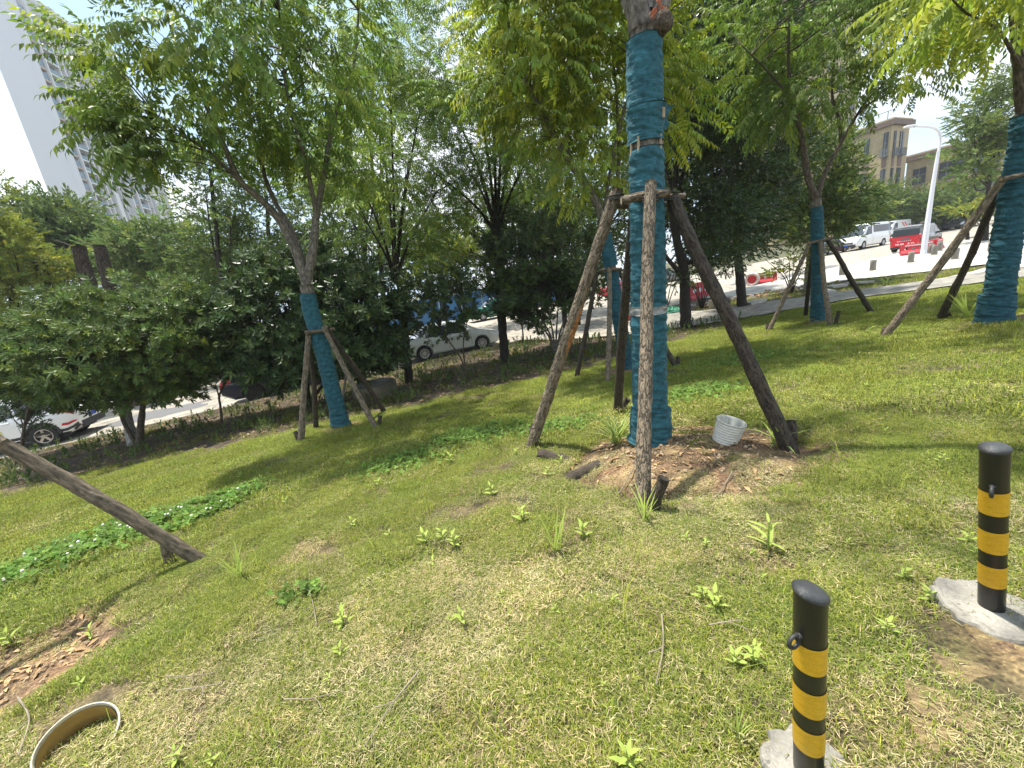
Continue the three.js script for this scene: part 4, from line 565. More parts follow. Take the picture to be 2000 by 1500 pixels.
{ // the tall grey tower
  const Cn = at(170, 383, 108), E = at(325, 383, 140), A = at(97, 383, 106); const ground = roadY(-60) + 0.3;
  const d = V(E.x - Cn.x, 0, E.z - Cn.z), S = d.length(); d.normalize();
  const W = Math.hypot(A.x - Cn.x, A.z - Cn.z) + 0.6, top = dirOf(10, -45), roofY = CAMY + top.y * Math.hypot(Cn.x, Cn.z) / Math.hypot(top.x, top.z);
  const t = thing('apartment_tower', V(Cn.x, ground, Cn.z), 'tall grey apartment tower with a blank side wall, upper left', 'tower'); t.rotation.y = Math.atan2(-d.z, d.x);
  const H = roofY - ground, st = 3.0, n0 = 3, n1 = Math.floor(H / st) - 1;
  mesh('wall', bx(S, H, W - 1.5, S / 2, H / 2, -1.5 - (W - 1.5) / 2), B.wall, t);
  const end = mesh('end_wall', bx(0.3, H, 1.6, 0.15, H / 2, -0.75), B.wall, t);
  mesh('roof_parapet', bx(S + 0.3, 1.4, 0.3, S / 2, H + 0.7, -1.6), B.wall2, t);
  const U = S / 2; // two flats per floor
  const gs = { bay: new RoundedBoxGeometry(1.9, 1.75, 1.2, 1, 0.15), bsill: new THREE.BoxGeometry(2.1, 0.5, 1.35), slit: new THREE.BoxGeometry(0.9, 1.6, 0.1), balc: new THREE.BoxGeometry(3.7, 2.2, 0.1), par: new THREE.BoxGeometry(3.8, 1.05, 0.08), slab: new THREE.BoxGeometry(4.0, 0.35, 1.5), ledge: new THREE.BoxGeometry(1.7, 0.14, 0.9), rail: new THREE.BoxGeometry(1.7, 0.55, 0.05), win: new THREE.BoxGeometry(1.35, 1.9, 0.12), ac: new RoundedBoxGeometry(0.85, 0.6, 0.4, 1, 0.05), deep: new THREE.BoxGeometry(1.1, 2.0, 0.1) };
  for (let u = 0; u < 2; u++) {
    const o = u * U;
    for (const [x, w, z] of [[o + 2.55, 0.35, 0.35], [o + 6.75, 0.3, 0.0], [o + 8.5, 0.3, 0.05], [o + 10.9, 1.5, 0.35], [o + 13.6, 0.35, 0.0], [o + U - 0.25, 0.5, 0.3]]) mesh('pier', bx(w, H, 1.5 + z, x, H / 2, -1.5 + (1.5 + z) / 2), B.wall2, t);
    mesh('recess_wall', bx(1.6, H, 0.5, o + 7.6, H / 2, -1.25), B.wall2, t);
    for (let k = n0; k < n1; k++) {
      const y = k * st; const put = (name, g, m, x, yy, z) => { const q = mesh(name, g, m, t); q.position.set(x, yy, z); return q; };
      const bay = put('bay_window', gs.bay, B.glassBlue, o + 1.25, y + 1.55, -0.75); { const s = mesh('sill', gs.bsill, B.tan, bay); s.position.set(0, -1.1, 0); }
      put('balcony_window', gs.balc, B.glassDark, o + 4.7, y + 1.6, -1.4); put('balcony_slab', gs.slab, B.ledge, o + 4.7, y + 0.15, -0.74); put('balcony_parapet', gs.par, B.parapet, o + 4.7, y + 0.85, -0.04);
      { const l = put('unit_ledge', gs.ledge, B.ledge, o + 7.6, y + 0.3, -0.55); const r = mesh('rail', gs.rail, B.rail, l); r.position.set(0, 0.34, 0.43); if (rnd() < 0.75) { const a = mesh('cooling_unit', gs.ac, B.ac, l); a.position.set(rr(-0.3, 0.3), 0.38, 0.1); } }
      put('window', gs.win, B.glassDark, o + 9.45, y + 1.5, -1.42);
      { const l = put('unit_ledge', gs.ledge, B.ledge, o + 12.5, y + 0.3, -0.95); const r = mesh('rail', gs.rail, B.rail, l); r.position.set(0, 0.34, 0.43); if (rnd() < 0.75) { const a = mesh('cooling_unit', gs.ac, B.ac, l); a.position.set(rr(-0.3, 0.3), 0.38, 0.1); } }
      put('window', gs.deep, B.glassBlue, o + 14.4, y + 1.5, -1.43); put('window', gs.deep, B.glassDark, o + 15.6, y + 1.5, -1.43);
    }
  }
}
// beige institute: block, wing and a taller slab behind the trees, set square to the street
const proj = (p) => { const q = p.clone(); q.y -= CAMY; const zc = q.y * -0.24522 + -q.z * 0.96947, xc = q.x * 0.99093 - q.y * 0.13026 + -q.z * -0.03295; return 1000 + (753 * xc) / zc; };
const tDir = V(TC, 0, -TS), nDir = V(-TS, 0, -TC);
function reach(K, dir, px) { let lo = 0, hi = 60; const up = proj(K.clone().addScaledVector(dir, 1)) > proj(K); for (let i = 0; i < 50; i++) { const m = (lo + hi) / 2, v = proj(K.clone().addScaledVector(dir, m)); if ((v < px) === up) lo = m; else hi = m; } return lo; }
function beigeBlock(label, K, lenT, lenN, H, cols) { // K: near corner at roof height; grows along +t and +n
  const y0 = K.y - H, g = thing('beige_building', V(K.x, y0, K.z), label, 'building', 'beige buildings'); g.rotation.y = ROADROT; // local x = t, local -z = n
  mesh('wall', bx(lenT, H, lenN, lenT / 2, H / 2, -lenN / 2), B.beige, g);
  const roof = mesh('cornice', bx(lenT + 1.2, 0.9, lenN + 1.2, lenT / 2, H + 0.45, -lenN / 2), B.brown, g); mesh('roof_slab', bx(lenT + 0.6, 0.35, lenN + 0.6, lenT / 2, H + 1.05, -lenN / 2), B.beige2, roof);
  return { g, H, put(face, s, w, y, h, opt = {}) { // face 't': the long side along t; 'n': the side along n
    const fr = face === 't' ? [bx(w, h, 0.16, s, y + h / 2, 0.09), 0] : [bx(0.16, h, w, -0.09, y + h / 2, -s), 1]; const win = mesh('window', fr[0], B.glassDark, g);
    const bar = (ww, hh, ss, yy, m, o = 0.2, nm = 'mullion') => mesh(nm, face === 't' ? bx(ww, hh, 0.1, ss, yy, o) : bx(0.1, hh, ww, -o, yy, -ss), m, win);
    for (let i = 1; i < (opt.div ?? 2); i++) bar(0.1, h, s - w / 2 + (w * i) / (opt.div ?? 2), y + h / 2, B.rail); bar(w, 0.1, s, y + h * 0.55, B.rail);
    if (opt.spandrel) mesh('spandrel', face === 't' ? bx(w, opt.spandrel, 0.12, s, y - opt.spandrel / 2, 0.07) : bx(0.12, opt.spandrel, w, -0.07, y - opt.spandrel / 2, -s), B.spandrel, g);
    if (opt.balcony) { const b = mesh('balcony', face === 't' ? bx(w + 0.5, 0.15, 0.7, s, y, 0.4) : bx(0.7, 0.15, w + 0.5, -0.4, y, -s), B.rail, g); for (let i = 0; i <= 5; i++) mesh('baluster', face === 't' ? bx(0.07, 1.1, 0.07, s - w / 2 - 0.2 + ((w + 0.4) * i) / 5, y + 0.6, 0.7) : bx(0.07, 1.1, 0.07, -0.7, y + 0.6, -(s - w / 2 - 0.2 + ((w + 0.4) * i) / 5)), B.rail, b); mesh('handrail', face === 't' ? bx(w + 0.5, 0.08, 0.08, s, y + 1.15, 0.7) : bx(0.08, 0.08, w + 0.5, -0.7, y + 1.15, -s), B.rail, b); }
  } };
}
{
  const K = atF(1743, 244, 80), lt = reach(K, tDir, 1777), ln = 17, b = beigeBlock('beige block with brown cornice and tall narrow windows, upper right', K, lt, ln, 26, 2);
  for (let i = 0; i < 3; i++) { const y = 26 - 6.4 * (i + 1) + 1.2; b.put('t', lt * 0.2, lt * 0.12, y, 4.2, { spandrel: 1.9, balcony: i === 0 }); b.put('t', lt * 0.58, lt * 0.2, y, 4.2, { spandrel: 1.9, balcony: i === 0 }); b.put('n', 0.75, 0.7, y, 4.2, { spandrel: 1.9, balcony: i === 0 }); for (const q of [3.75, 8, 12.5]) b.put('n', q, 0.85, y, 4.2, { spandrel: 1.9, balcony: i === 1 }); }
  for (let i = 1; i < 16; i++) { mesh('panel_joint', bx(0.03, 0.06, 2.0, -0.012, 26 - i * 1.6, -2.25), B.tan, b.g); }
  for (const f of [0, 0.3, 0.6]) mesh('roof_rail_post', bx(0.1, 1.6, 0.1, 0.4, 27.9, -ln * f - 1), B.rail, b.g); mesh('roof_rail', bx(0.1, 0.1, ln * 0.7, 0.4, 28.7, -ln * 0.35), B.rail, b.g);
  const W0 = atF(1772, 317, 88), len = 34; const Kw = W0.clone().addScaledVector(nDir, -len); const w = beigeBlock('lower beige wing with wide windows, right of the beige block', Kw, 22, len, 17, 2);
  for (let i = 0; i < 7; i++) { const s = len - 2.2 - i * 4.7; for (let j = 0; j < 3; j++) w.put('n', s, i % 3 === 0 ? 2.0 : 3.4, 12.2 - j * 5.0, 3.0, { div: i % 3 === 0 ? 2 : 3, spandrel: 1.6 }); }
  const Q = atF(1684, 80, 125), q = beigeBlock('tall beige slab block glimpsed behind the street trees', V(Q.x - tDir.x * 34, 74, Q.z - tDir.z * 34), 34, 14, 76, 2);
  for (let j = 0; j < 16; j++) for (let i = 0; i < 6; i++) q.put('t', 3 + i * 5.6, 2.2, 73 - 4.2 * (j + 1), 2.0, { div: 2 });
}
{ // blue site hoarding along the far kerb
  const g0 = roadPt(-40, 34.2, 0), h = thing('blue_hoarding', g0, 'long blue metal site hoarding along the far kerb', 'hoarding'); const blue = std([0.045, 0.17, 0.36], 0.45, { map: T.grain }), rail = std([0.3, 0.32, 0.34], 0.5);
  for (let t = -40; t < 22; t += 2) { const p = roadPt(t + 1, 34.2, 1.22).sub(g0); const o = mesh('panel', new THREE.BoxGeometry(1.97, 2.3, 0.05), blue, h); o.position.copy(p); o.rotation.y = ROADROT; const q = mesh('post', new THREE.BoxGeometry(0.07, 2.45, 0.09), rail, h); q.position.copy(roadPt(t, 34.2, 1.22).sub(g0)); q.rotation.y = ROADROT; }
}
// ---------- vehicles ----------
const csg = new Evaluator(); csg.useGroups = false;
function vehicle(name, label, cat, o) { // local: +x forward, y up from the road, z across
  const L = o.L, W = o.W / 2, prof = (pl, x) => { for (let i = 1; i < pl.length; i++) if (x <= pl[i][0]) { const k = (x - pl[i - 1][0]) / (pl[i][0] - pl[i - 1][0]); return lerp(pl[i - 1][1], pl[i][1], k * k * (3 - 2 * k) * 0.4 + k * 0.6); } return pl[pl.length - 1][1]; };
  const hw = (x) => { const e = Math.min(x, L - x); return W * (1 - (o.nose ?? 0.16) * Math.pow(1 - clamp(e / 0.75, 0, 1), 2)); };
  const sec = (x, v) => { // v: 0 sill, .5 belt line, .75 roof edge, 1 centre
    const w = hw(x), yb = prof(o.bottom, x), ye = prof(o.belt, x), yt = Math.max(prof(o.top, x), ye + 0.015), gh = yt - ye, rw = w * (0.975 - (o.tumble ?? 0.32) * Math.min(gh, 0.62));
    const K = [[0, w * 0.86, yb], [0.08, w * 0.965, yb + 0.07], [0.28, w, yb + 0.5 * (ye - yb)], [0.44, w * 0.992, ye - 0.05], [0.5, w * 0.965, ye], [0.74, rw, ye + gh * 0.86], [0.8, rw * 0.955, ye + gh * 0.955], [0.88, rw * 0.78, yt - 0.012 * Math.min(1, gh * 2)], [1, 0, yt + 0.012]];
    let i = 1; while (i < K.length - 1 && v > K[i][0]) i++; const k = (v - K[i - 1][0]) / (K[i][0] - K[i - 1][0]); return V(x - L / 2, lerp(K[i - 1][2], K[i][2], k), lerp(K[i - 1][1], K[i][1], k)); };
  const vs = [0, 0.08, 0.16, 0.28, 0.36, 0.44, 0.5, 0.58, 0.66, 0.74, 0.8, 0.88, 0.94, 1]; const nx = 46, P = [], I = [], ring = vs.length * 2 - 1;
  for (let i = 0; i <= nx; i++) { const x = (L * i) / nx; for (let j = 0; j < vs.length; j++) { const p = sec(x, vs[j]); P.push(p.x, p.y, p.z); } for (let j = vs.length - 2; j >= 0; j--) { const p = sec(x, vs[j]); P.push(p.x, p.y, -p.z); } }
  for (let i = 0; i < nx; i++) for (let j = 0; j < ring; j++) { const a = i * ring + j, b = i * ring + ((j + 1) % ring), c = a + ring, d = b + ring; I.push(a, b, c, b, d, c); }
  for (const i of [0, nx]) { const base = P.length / 3; let cy = 0; for (let j = 0; j < ring; j++) cy += P[(i * ring + j) * 3 + 1] / ring; P.push(P[i * ring * 3], cy, 0); for (let j = 0; j < ring; j++) { const a = i * ring + j, b = i * ring + ((j + 1) % ring); if (i) I.push(base, a, b); else I.push(base, b, a); } }
  let g = new THREE.BufferGeometry(); g.setAttribute('position', new THREE.Float32BufferAttribute(P, 3)); g.setIndex(I); g.computeVertexNormals();
  { // outward?
    const m = g.attributes.normal, k = 20 * ring + 3; if (m.getZ(k) < 0) { const ix = g.index.array; for (let q = 0; q < ix.length; q += 3) { const s = ix[q]; ix[q] = ix[q + 1]; ix[q + 1] = s; } g.computeVertexNormals(); } }
  g.setAttribute('uv', new THREE.Float32BufferAttribute(new Float32Array((g.attributes.position.count) * 2), 2));
  let body = new Brush(g); body.updateMatrixWorld();
  for (const wx of o.axles) for (const s of [-1, 1]) { const c = new THREE.CylinderGeometry(o.wr * 1.16, o.wr * 1.16, 0.5, 28); c.rotateX(Math.PI / 2); const br = new Brush(c); br.position.set(wx - L / 2, o.wr, s * (W - 0.02)); br.updateMatrixWorld(); body = csg.evaluate(body, br, SUBTRACTION); body.updateMatrixWorld(); }
  g = toCreasedNormals(mergeVertices(body.geometry, 1e-4), 0.55);
  const v = thing(name, o.pos, label, cat, o.group); v.rotation.y = ROADROT + (o.turn ?? 0); v.scale.setScalar(o.scale ?? 1);
  const inner = v; mesh('body', g, o.paint, inner);
  const patch = (nm, q, side, mat, off = 0.006, nxx = 10, nvv = 6) => { // q: four (x, v) corners; side 1, -1, or 0 for across
    const Pp = [], Ii = [], eps = 0.01; const sp = (x, vv, s) => { const p = sec(clamp(x, 0, L), clamp(vv, 0, 1)); p.z *= s; return p; };
    for (let j = 0; j <= nvv; j++) for (let i = 0; i <= nxx; i++) {
      const a = i / nxx, b = j / nvv; let x, vv, s = side || 1;
      if (side) { x = lerp(lerp(q[0][0], q[1][0], a), lerp(q[3][0], q[2][0], a), b); vv = lerp(lerp(q[0][1], q[1][1], a), lerp(q[3][1], q[2][1], a), b); }
      else { x = lerp(q[0], q[1], b); const e = lerp(q[2], q[3], b), w = (a - 0.5) * 2; s = w < 0 ? -1 : 1; vv = lerp(1, e, Math.abs(w)); }
      const p = sp(x, vv, s), dx = sp(x + eps, vv, s).sub(sp(x - eps, vv, s)), dv = sp(x, vv + eps * 0.5, s).sub(sp(x, vv - eps * 0.5, s)); const nn = dx.cross(dv).normalize(); if (nn.z * s < 0 || (Math.abs(nn.z) < 0.25 && nn.y < 0)) nn.negate(); p.addScaledVector(nn, off); Pp.push(p.x, p.y, p.z); }
    for (let j = 0; j < nvv; j++) for (let i = 0; i < nxx; i++) { const a = j * (nxx + 1) + i; Ii.push(a, a + 1, a + nxx + 1, a + 1, a + nxx + 2, a + nxx + 1); }
    const gg = new THREE.BufferGeometry(); gg.setAttribute('position', new THREE.Float32BufferAttribute(Pp, 3)); gg.setIndex(Ii); gg.computeVertexNormals(); const mm = mat; mm.side = THREE.DoubleSide; return mesh(nm, gg, mm, inner); };
  for (const s of [-1, 1]) {
    for (const q of o.sideWindows ?? []) patch('side_window', q, s, M.glass); for (const q of o.doors ?? []) { for (const x of [q[0], q[1]]) patch('door_seam', [[x - 0.006, 0.07], [x + 0.006, 0.07], [x + 0.006, 0.49], [x - 0.006, 0.49]], s, M.blackPlastic, 0.003, 1, 6); const hdl = new RoundedBoxGeometry(0.2, 0.035, 0.04, 1, 0.012), ho = mesh('door_handle', hdl, o.handle ?? o.paint, inner), hp = sec(q[2], 0.42); ho.position.set(hp.x, hp.y, (hp.z + 0.02) * s); }
    for (const q of o.tail ?? []) patch('tail_light', q, s, M.redLamp, 0.012); for (const q of o.head ?? []) patch('headlight', q, s, M.clearLamp, 0.012); for (const q of o.cladding ?? []) patch('cladding', q, s, M.blackPlastic, 0.008, 30, 3); for (const [q, m, nm] of o.sidePrint ?? []) if (!nm || nm[1] === undefined || nm[1] === s) patch(nm ? nm[0] : 'side_print', q, s, m, 0.009);
    if (o.mirror) { const mo = mesh('wing_mirror', new RoundedBoxGeometry(0.12, 0.14, 0.2, 2, 0.04), o.mirrorMat ?? o.paint, inner), p = sec(o.mirror, 0.52); mo.position.set(p.x, p.y + 0.06, (p.z + 0.09) * s); }
  }
  if (o.windscreen) patch('windscreen', o.windscreen, 0, M.glass, 0.008, 14, 8); if (o.rearWindow) patch('rear_window', o.rearWindow, 0, M.glass, 0.008, 14, 8);
  for (const wx of o.axles) for (const s of [-1, 1]) {
    const wheel = new THREE.Group(); wheel.name = 'wheel'; wheel.position.set(wx - L / 2, o.wr, s * (W - 0.12)); inner.add(wheel);
    const pr = [[0.62, -0.1], [0.8, -0.115], [0.95, -0.11], [1, -0.085], [1, 0.085], [0.95, 0.11], [0.8, 0.115], [0.62, 0.1]].map(([r, z]) => new THREE.Vector2(r * o.wr, z)); const ty = new THREE.LatheGeometry(pr, 36); ty.rotateX(Math.PI / 2); mesh('tyre', ty, M.tyre, wheel);
    const rg = [], R = o.wr * 0.64; const ring2 = new THREE.TorusGeometry(R * 0.95, 0.02, 8, 36); ring2.translate(0, 0, 0.085 * s); rg.push(ring2); const hub = new THREE.CylinderGeometry(R * 0.2, R * 0.24, 0.05, 16); hub.rotateX(Math.PI / 2); hub.translate(0, 0, 0.075 * s); rg.push(hub);
    const ns = o.spokes ?? 5; for (let i = 0; i < ns; i++) { const sp2 = new THREE.BoxGeometry(R * 0.85, o.spokeW ?? 0.05, 0.025); sp2.translate(R * 0.52, 0, 0.08 * s); sp2.rotateZ((i / ns) * 2 * Math.PI + 0.3); rg.push(sp2); }
    mesh('rim', mergeGeometries(rg.map((q) => q.index ? q.toNonIndexed() : q)), o.rimMat ?? M.rim, wheel); const disc = new THREE.CylinderGeometry(R * 0.96, R * 0.96, 0.03, 24); disc.rotateX(Math.PI / 2); disc.translate(0, 0, 0.03 * s); mesh('wheel_well', disc, M.rimDark, wheel);
  }
  const under = new THREE.BoxGeometry(L * 0.86, 0.1, o.W * 0.8); under.translate(0, prof(o.bottom, L / 2) + 0.02, 0); mesh('underbody', under, M.blackPlastic, inner);
  const box = (nm, w, h, d, x, y, z, m, r = 0.015) => { const q = mesh(nm, new RoundedBoxGeometry(w, h, d, 1, r), m, inner); q.position.set(x, y, z); return q; };
  o.extra?.(box, patch, sec, v); return v;
}
const onRoad = (px, py, dn = 0, fixN) => { const d = dirOf(px, py); let s = 1; for (let i = 0; i < 6000; i++) { s *= 1.0012; const t = toT(d.x * s, d.z * s); if (CAMY + d.y * s < roadY(t)) break; } const x = d.x * s, z = d.z * s; return roadPt(toT(x, z), (fixN ?? toN(x, z)) + dn, 0.004); };
const sedan = (o) => ({ L: 4.55, W: 1.74, wr: 0.315, axles: [0.98, 3.6], bottom: [[0, 0.36], [0.3, 0.22], [4.2, 0.2], [4.55, 0.3]], belt: [[0, 0.78], [0.12, 0.9], [1.0, 0.92], [3.2, 0.9], [3.9, 0.8], [4.35, 0.68], [4.55, 0.55]], top: [[0, 0.8], [0.12, 0.95], [0.75, 1.0], [1.55, 1.42], [2.2, 1.46], [2.7, 1.43], [3.5, 0.98], [4.2, 0.82], [4.45, 0.72], [4.55, 0.57]], windscreen: [2.78, 3.42, 0.79, 0.72], rearWindow: [1.5, 0.85, 0.79, 0.74], sideWindows: [[[1.05, 0.52], [2.05, 0.52], [2.05, 0.73], [1.52, 0.72]], [[2.1, 0.52], [3.18, 0.52], [2.72, 0.72], [2.1, 0.73]]], doors: [[1.35, 2.12, 1.55], [2.12, 3.12, 2.35]], tail: [[[0.02, 0.36], [0.4, 0.42], [0.4, 0.5], [0.02, 0.5]]], head: [[[4.05, 0.36], [4.48, 0.3], [4.48, 0.46], [4.0, 0.48]]], mirror: 3.0, spokes: 10, spokeW: 0.035, ...o });
const plateAt = (x, y, dirx = -1) => (box) => box('number_plate', 0.02, 0.14, 0.44, x, y, 0, M.plateBlue, 0.005);
{ // silver sedan
  const a = onRoad(832, 708), b = onRoad(940, 680); const mid = a.clone().lerp(b, 0.5), t = toT(mid.x, mid.z); const n = toN(mid.x, mid.z) + 0.75;
  vehicle('parked_car', 'silver-white sedan parked by the kerb, framed by dark trunks', 'car', sedan({ pos: roadPt(t, n, 0.004), turn: 0, paint: paint([0.50, 0.53, 0.50]), group: 'cars parked along the near kerb', extra: (box) => { box('bumper_strip', 0.05, 0.06, 1.3, 2.28, 0.4, 0, M.blackPlastic); plateAt(-2.29, 0.6)(box); } }));
}
{ // white crossover at the left edge, tail to the right
  const rear = onRoad(96, 869), t = toT(rear.x, rear.z), n = toN(rear.x, rear.z) + 0.85, L = 4.6;
  const ax = [0.9, 3.62]; vehicle('parked_car', 'white crossover with black cladding at the left edge, tail towards the street', 'car', { L, W: 1.86, wr: 0.36, axles: ax, nose: 0.14, pos: roadPt(t - (L / 2 - ax[0]), n, 0.004), turn: Math.PI, paint: paint([0.74, 0.74, 0.73]), group: 'cars parked along the near kerb', tumble: 0.3,
    bottom: [[0, 0.5], [0.25, 0.3], [4.3, 0.26], [4.6, 0.36]], belt: [[0, 0.95], [0.15, 1.06], [1.0, 1.08], [3.3, 1.02], [4.1, 0.92], [4.45, 0.78], [4.6, 0.62]], top: [[0, 0.97], [0.12, 1.12], [0.35, 1.2], [0.9, 1.6], [1.5, 1.68], [2.6, 1.68], [2.95, 1.6], [3.65, 1.1], [4.3, 0.95], [4.6, 0.65]], windscreen: [2.98, 3.58, 0.79, 0.72], rearWindow: [0.84, 0.38, 0.8, 0.72], sideWindows: [[[0.75, 0.53], [1.3, 0.52], [1.4, 0.7], [1.05, 0.71]], [[1.36, 0.52], [2.3, 0.52], [2.3, 0.73], [1.46, 0.72]], [[2.35, 0.52], [3.35, 0.52], [2.95, 0.72], [2.35, 0.73]]], doors: [[1.35, 2.3, 1.6], [2.3, 3.3, 2.5]], tail: [[[0.04, 0.40], [0.55, 0.47], [0.34, 0.54], [0.02, 0.52]]], head: [[[4.1, 0.38], [4.52, 0.34], [4.52, 0.46], [4.0, 0.48]]], cladding: [[[0.02, 0.0], [4.58, 0.0], [4.58, 0.15], [0.02, 0.15]]], mirror: 3.2, spokes: 5, spokeW: 0.07, rimMat: std([0.42, 0.38, 0.33], 0.35, { metalness: 0.8 }),
    extra: (box, patch, sec, v) => { patch('reflector', [[0.03, 0.2], [0.4, 0.22], [0.36, 0.27], [0.03, 0.25]], 1, M.redLamp, 0.012); patch('reflector', [[0.03, 0.2], [0.4, 0.22], [0.36, 0.27], [0.03, 0.25]], -1, M.redLamp, 0.012); box('number_plate', 0.02, 0.14, 0.44, -2.305, 0.72, 0, M.plateBlue, 0.005); box('bumper_insert', 0.06, 0.22, 1.35, -2.29, 0.5, 0, M.blackPlastic, 0.03); patch('door_sticker', [[1.75, 0.2], [2.25, 0.2], [2.25, 0.32], [1.75, 0.32]], 1, std([0.55, 0.52, 0.12], 0.6), 0.009); patch('door_sticker', [[1.75, 0.2], [2.25, 0.2], [2.25, 0.32], [1.75, 0.32]], -1, std([0.55, 0.52, 0.12], 0.6), 0.009); for (const s of [-1, 1]) for (const wx of ax) { const arch = new THREE.TorusGeometry(0.43, 0.035, 8, 28, Math.PI); const o = mesh('arch_trim', arch, M.blackPlastic, v); const p = sec(wx, 0.28); o.position.set(wx - L / 2, 0.36, (p.z - 0.02) * s); } } });
}
{ // dark blue car
  const a = onRoad(503, 786), t = toT(a.x, a.z), n = toN(a.x, a.z) + 0.8; vehicle('parked_car', 'dark navy car half hidden by the wide dark shrub', 'car', sedan({ pos: roadPt(t + 4.55 / 2 - 0.98, n, 0.004), turn: 0, paint: paint([0.012, 0.02, 0.05]), group: 'cars parked along the near kerb', rimMat: M.rimDark, spokes: 12, spokeW: 0.05, extra: (box) => plateAt(-2.29, 0.6)(box) }));
}
vehicle('parked_car', 'green taxi across the street, seen left of the broad shrub', 'car', sedan({ pos: onRoad(968, 621), turn: Math.PI, paint: paint([0.02, 0.16, 0.10]), group: 'cars across the street', extra: (box) => box('roof_sign', 0.25, 0.14, 0.5, 0.1, 1.55, 0, M.white) }));
vehicle('parked_car', 'red and blue taxi glimpsed beside the largest tree trunk', 'car', sedan({ pos: onRoad(1222, 578), turn: 0, paint: paint([0.5, 0.03, 0.04]), group: 'cars across the street', cladding: [[[0.02, 0.0], [4.5, 0.0], [4.5, 0.3], [0.02, 0.3]]], extra: (box, patch) => { const bl = paint([0.03, 0.07, 0.3]); for (const s of [-1, 1]) patch('blue_sill', [[0.1, 0.1], [4.4, 0.1], [4.4, 0.3], [0.1, 0.3]], s, bl, 0.012, 30, 3); } }));
vehicle('parked_car', 'dark grey sedan across the street behind the largest tree', 'car', sedan({ pos: onRoad(1292, 553), turn: 0, paint: paint([0.09, 0.095, 0.10]), group: 'cars across the street' }));
vehicle('parked_car', 'dark maroon car partly hidden behind the Y-forked tree', 'car', sedan({ pos: onRoad(1618, 497), turn: 0, paint: paint([0.06, 0.02, 0.022]), group: 'cars across the street' }));
vehicle('parked_car', 'black car nosing in front of the white van', 'car', sedan({ pos: onRoad(1662, 487, 1.2), turn: Math.PI, paint: paint([0.012, 0.012, 0.014]), group: 'cars across the street', extra: (box) => box('number_plate', 0.02, 0.14, 0.44, 2.29, 0.5, 0, M.plateBlue, 0.005) }));
vehicle('parked_car', 'dark car at the far right behind the tree props', 'car', sedan({ pos: onRoad(1920, 440, 2), turn: Math.PI, paint: paint([0.03, 0.03, 0.035]), group: 'cars across the street' }));
vehicle('parked_car', 'pale grey car, farthest right on the street', 'car', sedan({ pos: onRoad(1945, 437, 6), turn: Math.PI, paint: paint([0.4, 0.41, 0.42]), group: 'cars across the street' }));
const vanShape = (o) => ({ L: 5.7, W: 1.95, wr: 0.35, axles: [1.25, 4.6], nose: 0.1, tumble: 0.18, bottom: [[0, 0.36], [0.2, 0.28], [5.5, 0.26], [5.7, 0.36]], belt: [[0, 1.2], [4.4, 1.2], [5.1, 1.02], [5.5, 0.85], [5.7, 0.62]], top: [[0, 2.15], [0.12, 2.3], [3.3, 2.32], [3.9, 2.24], [5.0, 1.2], [5.5, 0.98], [5.7, 0.66]], windscreen: [4.0, 4.95, 0.8, 0.72], rearWindow: [0.2, 0.05, 0.84, 0.7], sideWindows: [[[0.25, 0.55], [3.1, 0.55], [3.1, 0.71], [0.25, 0.71]], [[3.35, 0.52], [4.5, 0.52], [3.95, 0.7], [3.35, 0.7]]], doors: [[3.2, 4.3, 3.4], [1.6, 3.15, 3.0]], tail: [[[0.02, 0.3], [0.12, 0.3], [0.12, 0.5], [0.02, 0.5]]], head: [[[5.2, 0.38], [5.62, 0.32], [5.62, 0.46], [5.15, 0.5]]], mirror: 4.35, mirrorMat: M.blackPlastic, spokes: 8, ...o });
vehicle('white_van', 'white high-roofed passenger van facing left across the street', 'van', vanShape({ pos: onRoad(1706, 483, 1.0), turn: Math.PI, scale: 1.1, paint: paint([0.72, 0.73, 0.73]), group: 'vans on the street', extra: (box) => { box('grille', 0.04, 0.22, 1.2, 2.83, 0.62, 0, M.blackPlastic); box('bumper', 0.1, 0.2, 1.6, 2.82, 0.4, 0, M.blackPlastic); box('number_plate', 0.02, 0.14, 0.44, 2.88, 0.42, 0, M.plateBlue, 0.005); } }));
vehicle('white_van', 'white van with red diagonal stripes behind the red and black minivan', 'van', vanShape({ pos: onRoad(1800, 462, 3), turn: Math.PI, paint: paint([0.70, 0.70, 0.69]), group: 'vans on the street', sideWindows: [[[3.35, 0.52], [4.5, 0.52], [3.95, 0.7], [3.35, 0.7]]], extra: (box, patch) => { const r = std([0.55, 0.06, 0.06], 0.5); for (const s of [-1, 1]) for (const q of [0.4, 1.0]) patch('red_stripe', [[q, 0.4], [q + 0.3, 0.4], [q + 1.5, 0.7], [q + 1.2, 0.7]], s, r, 0.01); } }));
